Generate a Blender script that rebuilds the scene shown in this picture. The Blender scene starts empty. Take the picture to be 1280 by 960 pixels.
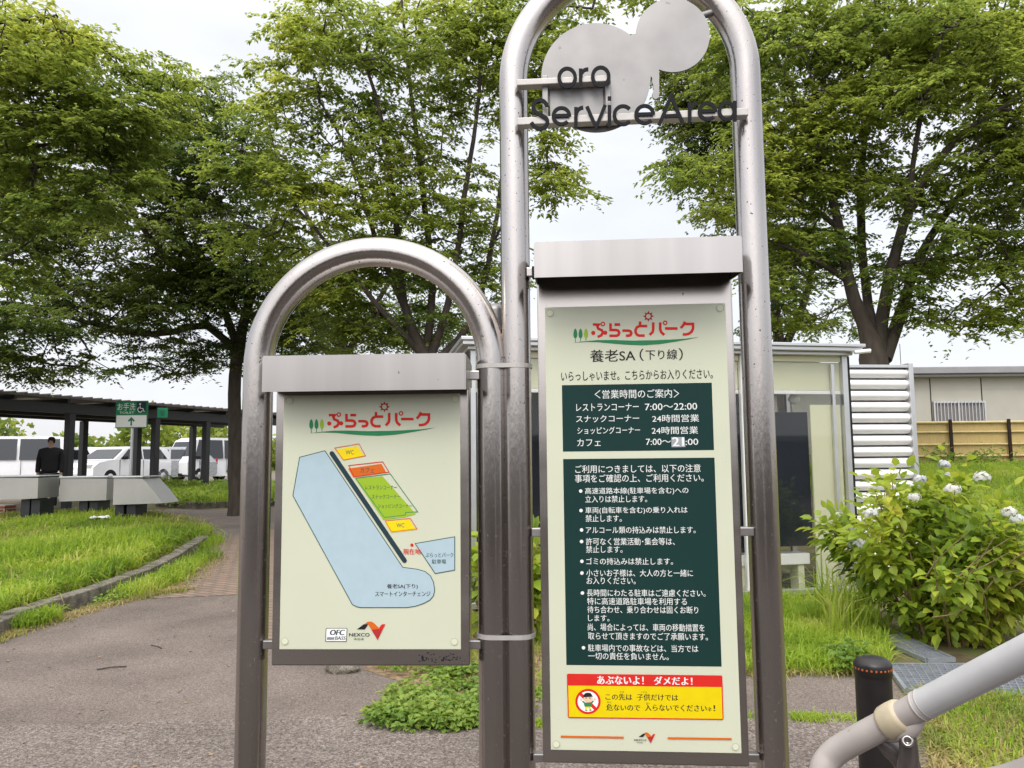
import bpy, bmesh, math, random
import numpy as np
from mathutils import Vector, Matrix
R = math.radians
S = bpy.context.scene
COL = S.collection

# ------------------------------------------------------------------ camera, sky, sun, exposure
PITCH, ROLL, FPX = R(5.5085), R(-0.5538), 980.64
CAMZ = 1.5
_f = np.array([0, math.cos(PITCH), math.sin(PITCH)])
_u = np.array([0, -math.sin(PITCH), math.cos(PITCH)])
_r = np.array([1.0, 0, 0])
RT = math.cos(ROLL) * _r + math.sin(ROLL) * _u
UP = -math.sin(ROLL) * _r + math.cos(ROLL) * _u
FW = _f
cam = bpy.data.cameras.new("camera")
cam.sensor_width = 36; cam.lens = FPX / 1280 * 36
cam.clip_start = 0.05; cam.clip_end = 2000
co = bpy.data.objects.new("camera", cam); COL.objects.link(co)
co.matrix_world = Matrix(((RT[0], UP[0], -FW[0], 0), (RT[1], UP[1], -FW[1], 0), (RT[2], UP[2], -FW[2], CAMZ), (0, 0, 0, 1)))
S.camera = co

SUN_EL, SUN_AZ = 50, 195          # sun behind the camera, high, veiled by cloud
w = bpy.data.worlds.new("World"); S.world = w; w.use_nodes = True
nt = w.node_tree; nt.nodes.clear()
out = nt.nodes.new("ShaderNodeOutputWorld")
sky = nt.nodes.new("ShaderNodeTexSky"); sky.sky_type = 'NISHITA'; sky.sun_disc = False
sky.sun_elevation = R(SUN_EL); sky.sun_rotation = R(SUN_AZ); sky.dust_density = 4
bg1 = nt.nodes.new("ShaderNodeBackground"); bg1.inputs[1].default_value = 0.05
nt.links.new(sky.outputs[0], bg1.inputs[0])
tc = nt.nodes.new("ShaderNodeTexCoord")
sep = nt.nodes.new("ShaderNodeSeparateXYZ"); nt.links.new(tc.outputs['Generated'], sep.inputs[0])
ramp = nt.nodes.new("ShaderNodeValToRGB")
els = ramp.color_ramp.elements
els[0].position = 0.0; els[0].color = (0.320, 0.320, 0.332, 1)
els[1].position = 1.0; els[1].color = (0.74, 0.73, 0.715, 1)
e = els.new(0.45); e.color = (0.342, 0.342, 0.356, 1)
e = els.new(0.7); e.color = (0.53, 0.525, 0.52, 1)
nt.links.new(sep.outputs[2], ramp.inputs[0])
noi = nt.nodes.new("ShaderNodeTexNoise"); noi.inputs['Scale'].default_value = 3.5; noi.inputs['Detail'].default_value = 5
mp = nt.nodes.new("ShaderNodeMapping"); mp.inputs['Scale'].default_value = (1, 1, 2.6)
nt.links.new(tc.outputs['Generated'], mp.inputs[0]); nt.links.new(mp.outputs[0], noi.inputs['Vector'])
mr = nt.nodes.new("ShaderNodeMapRange"); mr.inputs[1].default_value = .3; mr.inputs[2].default_value = .7
mr.inputs[3].default_value = .9; mr.inputs[4].default_value = 1.08
nt.links.new(noi.outputs[0], mr.inputs[0])
mx = nt.nodes.new("ShaderNodeVectorMath"); mx.operation = 'SCALE'
nt.links.new(ramp.outputs[0], mx.inputs[0]); nt.links.new(mr.outputs[0], mx.inputs['Scale'])
# the cloud is brighter round the veiled sun
dp = nt.nodes.new("ShaderNodeVectorMath"); dp.operation = 'DOT_PRODUCT'
nrm = nt.nodes.new("ShaderNodeVectorMath"); nrm.operation = 'NORMALIZE'; nt.links.new(tc.outputs['Generated'], nrm.inputs[0])
nt.links.new(nrm.outputs[0], dp.inputs[0])
dp.inputs[1].default_value = (math.sin(R(SUN_AZ)) * math.cos(R(SUN_EL)), math.cos(R(SUN_AZ)) * math.cos(R(SUN_EL)), math.sin(R(SUN_EL)))
pw = nt.nodes.new("ShaderNodeMath"); pw.operation = 'POWER'; pw.inputs[1].default_value = 3.0; pw.use_clamp = True
mxx = nt.nodes.new("ShaderNodeMath"); mxx.operation = 'MAXIMUM'; mxx.inputs[1].default_value = 0; nt.links.new(dp.outputs['Value'], mxx.inputs[0]); nt.links.new(mxx.outputs[0], pw.inputs[0])
ml = nt.nodes.new("ShaderNodeMath"); ml.operation = 'MULTIPLY_ADD'; ml.inputs[1].default_value = 1.3; ml.inputs[2].default_value = 1.0; nt.links.new(pw.outputs[0], ml.inputs[0])
mx2 = nt.nodes.new("ShaderNodeVectorMath"); mx2.operation = 'SCALE'; nt.links.new(mx.outputs[0], mx2.inputs[0]); nt.links.new(ml.outputs[0], mx2.inputs['Scale']); mx = mx2
bg2 = nt.nodes.new("ShaderNodeBackground"); bg2.inputs[1].default_value = 2.6
nt.links.new(mx.outputs[0], bg2.inputs[0])
add = nt.nodes.new("ShaderNodeAddShader")
nt.links.new(bg1.outputs[0], add.inputs[0]); nt.links.new(bg2.outputs[0], add.inputs[1])
nt.links.new(add.outputs[0], out.inputs[0])

sl = bpy.data.lights.new("sun", 'SUN'); sl.energy = 1.0; sl.angle = R(25); sl.color = (1, .94, .85)
so = bpy.data.objects.new("sun", sl); COL.objects.link(so)
so.rotation_euler = (R(90 - SUN_EL), 0, R(180 - SUN_AZ) + math.pi)
# point the lamp so that light comes from azimuth SUN_AZ (clockwise from +Y)
_sd = Vector((math.sin(R(SUN_AZ)) * math.cos(R(SUN_EL)), math.cos(R(SUN_AZ)) * math.cos(R(SUN_EL)), math.sin(R(SUN_EL))))
so.rotation_euler = _sd.to_track_quat('Z', 'Y').to_euler()
S.view_settings.view_transform = 'Standard'; S.view_settings.look = 'None'
S.view_settings.exposure = 0.0; S.view_settings.gamma = 1; S.view_settings.use_curve_mapping = False
S.cycles.use_denoising = True
S.cycles.max_bounces = 8; S.cycles.transparent_max_bounces = 12

# ------------------------------------------------------------------ measuring helpers
def ray(x, y):
    d = RT * ((x - 640) / FPX) + UP * ((480 - y) / FPX) + FW
    return d
def at(x, y, Y):                      # point at depth Y seen in that direction
    d = ray(x, y); t = Y / d[1]
    return Vector((d[0] * t, Y, CAMZ + d[2] * t))
def ss(t):
    t = np.clip(t, 0, 1); return t * t * (3 - 2 * t)
def H(x, y):                          # terrain height
    z = 0.03 * np.clip(y - 8, 0, 22)
    z = z + 0.95 * ss((y - 8.3) / 8) * ss((x - 4.4) / 1.6)
    return z
def gp(x, y):                         # ground point
    d = ray(x, y); lo, hi = 0.5, 400.0
    for _ in range(60):
        m = (lo + hi) / 2; t = m / d[1]
        if CAMZ + d[2] * t > float(H(d[0] * t, m)): lo = m
        else: hi = m
    t = lo / d[1]
    return Vector((d[0] * t, lo, float(H(d[0] * t, lo))))

# ------------------------------------------------------------------ object helpers
def tag(o, label=None, cat=None, group=None, kind=None):
    if label: o['label'] = label
    if cat: o['category'] = cat
    if group: o['group'] = group
    if kind: o['kind'] = kind
    return o
def thing(name, label, cat, loc=(0, 0, 0), rz=0, group=None):
    o = bpy.data.objects.new(name, None); COL.objects.link(o)
    o.empty_display_size = .1
    o.location = loc; o.rotation_euler = (0, 0, rz)
    return tag(o, label, cat, group)
def copy_tree(o, parent=None):
    c = o.copy(); COL.objects.link(c); c.parent = parent
    for ch in list(o.children): copy_tree(ch, c)
    return c

class MB:
    def __init__(s): s.v = []; s.f = []; s.sm = []; s.mi = []
    def add(s, vs, fs, smooth=False, mi=0):
        b = len(s.v); s.v += [tuple(p) for p in vs]
        s.f += [tuple(i + b for i in f) for f in fs]; s.sm += [smooth] * len(fs); s.mi += [mi] * len(fs)
        return s
    def box(s, x0, x1, y0, y1, z0, z1, M=None, mi=0):
        vs = [Vector((x, y, z)) for z in (z0, z1) for y in (y0, y1) for x in (x0, x1)]
        if M is not None: vs = [M @ p for p in vs]
        return s.add(vs, [(0, 2, 3, 1), (4, 5, 7, 6), (0, 1, 5, 4), (2, 6, 7, 3), (0, 4, 6, 2), (1, 3, 7, 5)], False, mi)
    def rbox(s, x0, x1, y0, y1, z0, z1, b=.004, M=None, mi=0, seg=2):
        bm = bmesh.new(); bmesh.ops.create_cube(bm, size=1)
        for v in bm.verts:
            v.co = Vector((x0 + (v.co.x + .5) * (x1 - x0), y0 + (v.co.y + .5) * (y1 - y0), z0 + (v.co.z + .5) * (z1 - z0)))
        bmesh.ops.bevel(bm, geom=bm.edges[:], offset=b, segments=seg, affect='EDGES', profile=.6)
        return s.bm(bm, M, False, mi)
    def bm(s, bm, M=None, smooth=False, mi=0):
        bm.verts.ensure_lookup_table(); bm.verts.index_update()
        vs = [(M @ v.co) if M is not None else v.co.copy() for v in bm.verts]
        s.add(vs, [[v.index for v in f.verts] for f in bm.faces], smooth, mi); bm.free(); return s
    def tube(s, pts, r, n=12, caps=True, smooth=True, mi=0, closed=False):
        pts = [Vector(p) for p in pts]; k = len(pts)
        rs = r if isinstance(r, (list, tuple)) else [r] * k
        vs = []; prev = None
        for i, p in enumerate(pts):
            if closed: t = pts[(i + 1) % k] - pts[i - 1]
            else: t = (pts[min(i + 1, k - 1)] - pts[max(i - 1, 0)])
            t.normalize()
            if prev is None:
                a = Vector((0, 0, 1)) if abs(t.z) < .9 else Vector((0, 1, 0))
                x = t.cross(a).normalized()
            else:
                x = (prev - t * prev.dot(t)).normalized()
            prev = x; y = t.cross(x)
            for j in range(n):
                an = 2 * math.pi * j / n
                vs.append(p + (x * math.cos(an) + y * math.sin(an)) * rs[i])
        fs = []
        for i in range(k if closed else k - 1):
            i2 = (i + 1) % k
            for j in range(n):
                fs.append((i * n + j, i * n + (j + 1) % n, i2 * n + (j + 1) % n, i2 * n + j))
        s.add(vs, fs, smooth, mi)
        if caps and not closed:
            s.add([vs[j] for j in range(n)], [tuple(range(n - 1, -1, -1))], False, mi)
            s.add(vs[-n:], [tuple(range(n))], False, mi)
        return s
    def lathe(s, prof, n=24, M=None, mi=0, smooth=True):
        vs = []
        for r_, z in prof:
            for j in range(n):
                a = 2 * math.pi * j / n; vs.append(Vector((r_ * math.cos(a), r_ * math.sin(a), z)))
        if M is not None: vs = [M @ p for p in vs]
        fs = [(i * n + j, i * n + (j + 1) % n, (i + 1) * n + (j + 1) % n, (i + 1) * n + j) for i in range(len(prof) - 1) for j in range(n)]
        s.add(vs, fs, smooth, mi)
        if prof[0][0] > 1e-6: s.add(vs[:n], [tuple(range(n - 1, -1, -1))], False, mi)
        if prof[-1][0] > 1e-6: s.add(vs[-n:], [tuple(range(n))], False, mi)
        return s
    def prism(s, poly, y0, y1, M=None, mi=0):      # polygon in local x,z extruded along y (y0 is the front)
        bm = bmesh.new()
        vs = [bm.verts.new((x, y0, z)) for x, z in poly]
        f = bm.faces.new(vs)
        if abs(y1 - y0) > 1e-7:
            g = bmesh.ops.extrude_face_region(bm, geom=[f])
            for v in g['geom']:
                if isinstance(v, bmesh.types.BMVert): v.co.y = y1
        bmesh.ops.triangulate(bm, faces=[q for q in bm.faces if len(q.verts) > 4])
        bmesh.ops.recalc_face_normals(bm, faces=bm.faces[:])
        if abs(y1 - y0) <= 1e-7:
            for q in bm.faces:
                q.normal_update()
                if q.normal.y > 0: q.normal_flip()
        return s.bm(bm, M, False, mi)
    def build(s, name, mats, parent=None, **kw):
        me = bpy.data.meshes.new(name); me.from_pydata([tuple(v) for v in s.v], [], s.f)
        mats = mats if isinstance(mats, (list, tuple)) else [mats]
        for m in mats: me.materials.append(m)
        me.polygons.foreach_set('use_smooth', s.sm); me.polygons.foreach_set('material_index', s.mi)
        me.update()
        o = bpy.data.objects.new(name, me); COL.objects.link(o)
        if parent is not None: o.parent = parent
        return tag(o, **kw) if kw else o

def np_mesh(name, V, F, mat, parent=None, smooth=False):
    """V (n,3), F (m,k) all faces with the same k"""
    me = bpy.data.meshes.new(name); n, (m, k) = len(V), F.shape
    me.vertices.add(n); me.vertices.foreach_set('co', V.astype(np.float32).ravel())
    me.loops.add(m * k); me.loops.foreach_set('vertex_index', F.astype(np.int32).ravel())
    me.polygons.add(m); me.polygons.foreach_set('loop_start', np.arange(m, dtype=np.int32) * k)
    if smooth: me.polygons.foreach_set('use_smooth', np.ones(m, bool))
    me.update(calc_edges=True); me.validate()
    me.materials.append(mat)
    o = bpy.data.objects.new(name, me); COL.objects.link(o)
    if parent is not None: o.parent = parent
    return o

# ------------------------------------------------------------------ materials
def newmat(name):
    m = bpy.data.materials.new(name); m.use_nodes = True
    n = m.node_tree; b = n.nodes['Principled BSDF']
    return m, n, b
def mat(name, col, rough=.6, metal=0, var=.12, scale=8, bump=0, bscale=60, spec=.5, stretch=None, spots=None, coat=0, detail=6, col2=None):
    m, n, b = newmat(name)
    tc = n.nodes.new('ShaderNodeTexCoord'); mp = n.nodes.new('ShaderNodeMapping')
    if stretch: mp.inputs['Scale'].default_value = stretch
    n.links.new(tc.outputs['Object'], mp.inputs[0])
    nz = n.nodes.new('ShaderNodeTexNoise'); nz.inputs['Scale'].default_value = scale; nz.inputs['Detail'].default_value = detail
    n.links.new(mp.outputs[0], nz.inputs['Vector'])
    cr = n.nodes.new('ShaderNodeValToRGB')
    cr.color_ramp.elements[0].position = .3; cr.color_ramp.elements[1].position = .7
    c2 = col2 or tuple(min(1, c * (1 + var)) for c in col)
    cr.color_ramp.elements[0].color = (*[c * (1 - var) for c in col], 1)
    cr.color_ramp.elements[1].color = (*c2, 1)
    n.links.new(nz.outputs[0], cr.inputs[0])
    src = cr.outputs[0]
    if spots:                                   # (colour, scale, threshold) small specks of dirt
        sz = n.nodes.new('ShaderNodeTexNoise'); sz.inputs['Scale'].default_value = spots[1]; sz.inputs['Detail'].default_value = 2
        n.links.new(tc.outputs['Object'], sz.inputs['Vector'])
        mr = n.nodes.new('ShaderNodeMapRange'); mr.inputs[1].default_value = spots[2]; mr.inputs[2].default_value = spots[2] + .04
        n.links.new(sz.outputs[0], mr.inputs[0])
        mxn = n.nodes.new('ShaderNodeMix'); mxn.data_type = 'RGBA'
        n.links.new(mr.outputs[0], mxn.inputs['Factor']); n.links.new(src, mxn.inputs['A']); mxn.inputs['B'].default_value = (*spots[0], 1)
        src = mxn.outputs['Result']
        if metal:
            mm = n.nodes.new('ShaderNodeMapRange'); mm.inputs[3].default_value = metal; mm.inputs[4].default_value = .1
            n.links.new(mr.outputs[0], mm.inputs[0]); n.links.new(mm.outputs[0], b.inputs['Metallic'])
    n.links.new(src, b.inputs['Base Color'])
    rr = n.nodes.new('ShaderNodeMapRange'); rr.inputs[3].default_value = max(.02, rough - .07); rr.inputs[4].default_value = min(1, rough + .07)
    n.links.new(nz.outputs[0], rr.inputs[0]); n.links.new(rr.outputs[0], b.inputs['Roughness'])
    if not (spots and metal): b.inputs['Metallic'].default_value = metal
    b.inputs['Specular IOR Level'].default_value = spec; b.inputs['Coat Weight'].default_value = coat
    if bump:
        bn = n.nodes.new('ShaderNodeTexNoise'); bn.inputs['Scale'].default_value = bscale; bn.inputs['Detail'].default_value = 4
        n.links.new(mp.outputs[0], bn.inputs['Vector'])
        bp = n.nodes.new('ShaderNodeBump'); bp.inputs['Strength'].default_value = bump; bp.inputs['Distance'].default_value = .02
        n.links.new(bn.outputs[0], bp.inputs['Height']); n.links.new(bp.outputs[0], b.inputs['Normal'])
    return m
def leafmat(name, cols, trans=.45, pos_scale=.35, rough=.55):
    """foliage: per-leaf random tint, broad tint differences between branches, light through the blade"""
    m, n, b = newmat(name)
    g = n.nodes.new('ShaderNodeNewGeometry'); tc = n.nodes.new('ShaderNodeTexCoord')
    nz = n.nodes.new('ShaderNodeTexNoise'); nz.inputs['Scale'].default_value = pos_scale; nz.inputs['Detail'].default_value = 2
    n.links.new(tc.outputs['Object'], nz.inputs['Vector'])
    ma = n.nodes.new('ShaderNodeMath'); ma.operation = 'MULTIPLY_ADD'; ma.inputs[1].default_value = .45
    mb = n.nodes.new('ShaderNodeMapRange'); mb.inputs[1].default_value = .3; mb.inputs[2].default_value = .7; mb.inputs[3].default_value = -.05; mb.inputs[4].default_value = .6
    n.links.new(nz.outputs[0], mb.inputs[0])
    n.links.new(g.outputs['Random Per Island'], ma.inputs[0]); n.links.new(mb.outputs[0], ma.inputs[2])
    cr = n.nodes.new('ShaderNodeValToRGB')
    k = len(cols)
    cr.color_ramp.elements[0].color = (*cols[0], 1); cr.color_ramp.elements[1].color = (*cols[-1], 1)
    for i in range(1, k - 1):
        e = cr.color_ramp.elements.new(i / (k - 1)); e.color = (*cols[i], 1)
    n.links.new(ma.outputs[0], cr.inputs[0]); n.links.new(cr.outputs[0], b.inputs['Base Color'])
    b.inputs['Roughness'].default_value = rough; b.inputs['Specular IOR Level'].default_value = .35
    tr = n.nodes.new('ShaderNodeBsdfTranslucent'); hs = n.nodes.new('ShaderNodeHueSaturation')
    hs.inputs['Value'].default_value = 1.5; hs.inputs['Hue'].default_value = .485
    n.links.new(cr.outputs[0], hs.inputs['Color']); n.links.new(hs.outputs[0], tr.inputs[0])
    mxs = n.nodes.new('ShaderNodeMixShader'); mxs.inputs[0].default_value = trans
    o = n.nodes['Material Output']
    n.links.new(b.outputs[0], mxs.inputs[1]); n.links.new(tr.outputs[0], mxs.inputs[2]); n.links.new(mxs.outputs[0], o.inputs[0])
    return m
def glassmat(name, tint=(.985, .99, .98), refl=.015):
    m, n, b = newmat(name); n.nodes.remove(b)
    t = n.nodes.new('ShaderNodeBsdfTransparent'); t.inputs[0].default_value = (*tint, 1)
    g = n.nodes.new('ShaderNodeBsdfGlossy'); g.inputs['Roughness'].default_value = .03
    lw = n.nodes.new('ShaderNodeLayerWeight'); lw.inputs[0].default_value = .35
    mr = n.nodes.new('ShaderNodeMapRange'); mr.inputs[3].default_value = refl; mr.inputs[4].default_value = .35
    mx = n.nodes.new('ShaderNodeMixShader'); n.links.new(lw.outputs['Fresnel'], mr.inputs[0]); n.links.new(mr.outputs[0], mx.inputs[0])
    n.links.new(t.outputs[0], mx.inputs[1]); n.links.new(g.outputs[0], mx.inputs[2]); n.links.new(mx.outputs[0], n.nodes['Material Output'].inputs[0])
    return m
def flat(name, col, rough=.5): return mat(name, col, max(rough, .5), var=.03, scale=30, spec=.15)

M = {}
M['steel'] = mat('stainless_steel', (.46, .43, .41), .21, 1, .16, 5, spots=((.10, .08, .06), 95, .685), bump=.03, bscale=160, stretch=(1, 1, .25))
M['steel_dark'] = mat('stainless_shadow_side', (.40, .38, .36), .38, 1, .1, 6, spots=((.10, .085, .07), 60, .72))
M['plate'] = mat('satin_steel_plate', (.235, .23, .228), .46, 1, .16, 7, spots=((.25, .24, .22), 40, .72))
M['frame_steel'] = mat('board_frame_steel', (.50, .465, .44), .24, 1, .10, 4, stretch=(.3, 1, 2), spots=((.12, .1, .09), 45, .74))
M['hood_steel'] = mat('hood_steel', (.435, .415, .40), .32, 1, .13, 4, stretch=(2.2, 1, .12), spots=((.2, .16, .13), 50, .73))  # streaks in the base colour stand for reflected dark and bright bands
M['strap'] = mat('pale_metal_strap', (.46, .44, .42), .45, .3, .08, 30)
M['cream'] = mat('cream_sign_sheet', (.575, .60, .462), .36, var=.03, scale=3, spec=.4, spots=((.40, .39, .29), 150, .735))
M['ring'] = flat('fastener_cap', (.64, .66, .50), .5)
M['ringline'] = flat('fastener_cap_edge', (.40, .41, .31), .6)
M['ink_green'] = mat('dark_green_print', (.008, .034, .031), .55, var=.06, scale=3, spec=.15)
M['ink_white'] = flat('white_print', (.74, .76, .74), .5)
M['ink_black'] = flat('black_print', (.018, .018, .02), .5)
M['ink_red'] = flat('red_print', (.62, .025, .02), .45)
M['ink_dkred'] = flat('dark_red_print', (.42, .03, .03), .45)
M['ink_leaf'] = flat('green_print', (.03, .22, .09), .45)
M['ink_lime'] = flat('lime_print', (.30, .45, .03), .45)
M['ink_orange'] = flat('orange_print', (.62, .13, .015), .45)
M['ink_sign_yellow'] = flat('yellow_print', (.72, .56, .004), .45)
M['ink_map_yellow'] = flat('map_yellow_print', (.80, .62, .01), .45)
M['ink_blue'] = flat('pale_blue_print', (.40, .52, .58), .45)
M['ink_line'] = flat('map_line_print', (.03, .08, .08), .45)
M['ink_slate'] = flat('slate_print', (.022, .045, .06), .45)
M['ink_lawn'] = flat('lawn_green_print', (.30, .46, .03), .45)
M['ink_skin'] = flat('skin_print', (.72, .52, .36), .45)
M['ink_grey'] = flat('grey_patch', (.32, .34, .36), .45)
M['letters'] = flat('charcoal_letters', (.009, .0095, .012), .6)
M['white_paint'] = mat('white_paint', (.82, .82, .815), .4, var=.03, scale=2)
M['alu'] = mat('aluminium', (.62, .63, .64), .38, .9, .04, 6)
M['alu_dark'] = flat('dark_rubber', (.02, .02, .022), .5)
M['cream_wall'] = mat('cream_wall_panel', (.66, .655, .48), .55, var=.03, scale=2)
M['navy'] = mat('navy_panel', (.014, .018, .027), .5, var=.1, scale=2, spec=.2)
M['glass'] = glassmat('window_glass')
M['dark_glass'] = mat('dark_glass', (.012, .015, .018), .06, var=.05, spec=.8)
M['plastic_black'] = mat('black_plastic', (.010, .008, .008), .42, var=.15, scale=20)
M['amber'] = flat('amber_reflector', (.42, .11, .03), .4)
M['rail'] = mat('warm_grey_coated_rail', (.35, .315, .295), .40, var=.07, scale=25, spots=((.15, .13, .12), 120, .735))
M['rail_light'] = mat('light_grey_coated_rail', (.43, .43, .435), .32, var=.06, scale=25, spots=((.2, .2, .2), 120, .745))
M['ivory'] = mat('ivory_plastic', (.42, .36, .25), .42, var=.12, scale=40, spots=((.12, .1, .08), 160, .72))
M['cast'] = mat('cast_bracket', (.13, .115, .11), .42, .6, .15, 30)
M['galv'] = mat('galvanised_steel', (.26, .28, .31), .5, .3, .15, 20)
M['bark'] = mat('grey_brown_bark', (.060, .047, .037), .9, var=.4, scale=9, bump=.6, bscale=25, stretch=(1, 1, .3))
M['stem'] = mat('dry_twig', (.26, .18, .10), .8, var=.3, scale=20)
M['canopy'] = mat('dark_canopy_steel', (.020, .022, .026), .5, var=.15, scale=6)
M['canopy_roof'] = mat('canopy_roof_sheet', (.10, .085, .08), .6, var=.2, scale=5)
M['sign_green'] = flat('sign_green', (.02, .21, .10), .4)
M['bamboo'] = mat('bamboo', (.52, .38, .15), .5, var=.18, scale=14, stretch=(12, 12, .6))
M['bamboo_rail'] = mat('bamboo_rail', (.55, .43, .20), .5, var=.15, scale=10)
M['post_brown'] = flat('dark_brown_post', (.030, .018, .015), .6)
M['siding'] = mat('grey_siding', (.42, .41, .36), .65, var=.05, scale=1.5)
M['fascia'] = mat('grey_fascia', (.30, .30, .31), .5, .4, .06, 3)
M['brick'] = mat('red_brick', (.26, .06, .035), .8, var=.3, scale=6)
M['cabinet'] = mat('grey_cabinet', (.42, .41, .395), .45, .3, .06, 3)
M['rubber'] = flat('tyre_rubber', (.015, .015, .015), .8)
M['car_white'] = mat('white_car_paint', (.72, .73, .75), .22, var=.02, coat=.6)
M['car_silver'] = mat('silver_car_paint', (.40, .42, .45), .28, .5, .03, coat=.6)
M['lamp_red'] = flat('red_lamp', (.35, .01, .01), .2)
M['skin'] = flat('skin', (.45, .28, .20), .6)
M['black_cloth'] = mat('black_cloth', (.012, .012, .014), .9, var=.2, scale=20)
M['orange_cloth'] = mat('orange_cloth', (.55, .17, .06), .9, var=.2, scale=20)
M['blue_cloth'] = mat('blue_cloth', (.05, .08, .16), .9, var=.2, scale=20)
M['hair'] = flat('dark_hair', (.012, .01, .009), .6)
M['leaf_zel'] = leafmat('zelkova_leaf', [(.062, .108, .024), (.135, .198, .034), (.235, .30, .048), (.41, .45, .08)], .58)
M['leaf_dark'] = leafmat('dark_leaf', [(.042, .078, .022), (.082, .130, .028), (.138, .190, .038), (.22, .265, .055)], .54)
M['leaf_hyd'] = leafmat('hydrangea_leaf', [(.10, .17, .02), (.20, .30, .03), (.33, .41, .045), (.54, .53, .09)], .45, 1.5, .4)
M['leaf_weed'] = leafmat('weed_leaf', [(.08, .16, .03), (.14, .24, .04), (.21, .31, .05), (.28, .34, .08)], .35, 2.)
M['grass'] = leafmat('grass_blade', [(.10, .18, .02), (.20, .32, .03), (.32, .44, .045), (.50, .50, .16)], .5, .8)
M['grass_dry'] = leafmat('dry_grass_blade', [(.13, .18, .03), (.24, .25, .06), (.38, .31, .13), (.50, .40, .20)], .3, 2.)
M['floret'] = leafmat('hydrangea_floret', [(.40, .43, .48), (.56, .58, .60), (.62, .62, .54), (.72, .72, .70)], .25, 3.)
# ------------------------------------------------------------------ ground, paths, kerb
def groundmat(name, c1, c2, c3, scale, bump=.4, speck=None, rough=.9, big=1.2):
    m, n, b = newmat(name)
    tc = n.nodes.new('ShaderNodeTexCoord')
    def noise(sc, det=6):
        z = n.nodes.new('ShaderNodeTexNoise'); z.inputs['Scale'].default_value = sc; z.inputs['Detail'].default_value = det
        n.links.new(tc.outputs['Object'], z.inputs['Vector']); return z
    a = noise(scale); cr = n.nodes.new('ShaderNodeValToRGB')
    cr.color_ramp.elements[0].position = .36; cr.color_ramp.elements[1].position = .64
    cr.color_ramp.elements[0].color = (*c1, 1); cr.color_ramp.elements[1].color = (*c3, 1)
    e = cr.color_ramp.elements.new(.5); e.color = (*c2, 1)
    n.links.new(a.outputs[0], cr.inputs[0]); src = cr.outputs[0]
    h = a.outputs[0]
    if speck:                              # aggregate: pale and dark stones
        v = n.nodes.new('ShaderNodeTexVoronoi'); v.inputs['Scale'].default_value = speck
        n.links.new(tc.outputs['Object'], v.inputs['Vector'])
        mr = n.nodes.new('ShaderNodeMapRange'); mr.inputs[3].default_value = .45; mr.inputs[4].default_value = 1.6
        sp = n.nodes.new('ShaderNodeSeparateColor'); n.links.new(v.outputs['Color'], sp.inputs[0]); n.links.new(sp.outputs[0], mr.inputs[0])
        mx = n.nodes.new('ShaderNodeVectorMath'); mx.operation = 'SCALE'
        n.links.new(src, mx.inputs[0]); n.links.new(mr.outputs[0], mx.inputs['Scale']); src = mx.outputs[0]
        h = v.outputs['Distance']
    g = noise(big, 4); mr2 = n.nodes.new('ShaderNodeMapRange'); mr2.inputs[1].default_value = .3; mr2.inputs[2].default_value = .7
    mr2.inputs[3].default_value = .76; mr2.inputs[4].default_value = 1.2
    n.links.new(g.outputs[0], mr2.inputs[0])
    mx2 = n.nodes.new('ShaderNodeVectorMath'); mx2.operation = 'SCALE'
    n.links.new(src, mx2.inputs[0]); n.links.new(mr2.outputs[0], mx2.inputs['Scale'])
    n.links.new(mx2.outputs[0], b.inputs['Base Color']); b.inputs['Roughness'].default_value = rough
    b.inputs['Specular IOR Level'].default_value = .3
    bp = n.nodes.new('ShaderNodeBump'); bp.inputs['Strength'].default_value = bump; bp.inputs['Distance'].default_value = .01
    n.links.new(h, bp.inputs['Height']); n.links.new(bp.outputs[0], b.inputs['Normal'])
    return m
M['soil'] = groundmat('soil_and_turf', (.09, .065, .04), (.14, .115, .06), (.12, .15, .04), 3.5, .5)
M['litter'] = groundmat('bed_soil', (.10, .065, .04), (.19, .13, .075), (.26, .19, .11), 22, .6)
M['asphalt'] = groundmat('worn_asphalt', (.125, .100, .086), (.160, .131, .114), (.195, .162, .142), 60, .35, 260)
M['coarse'] = groundmat('coarse_aggregate_asphalt', (.145, .118, .102), (.185, .154, .136), (.235, .20, .178), 45, .8, 130)
M['kerbstone'] = groundmat('weathered_kerb', (.10, .088, .07), (.16, .142, .115), (.21, .19, .16), 9, .5, 200)
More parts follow.
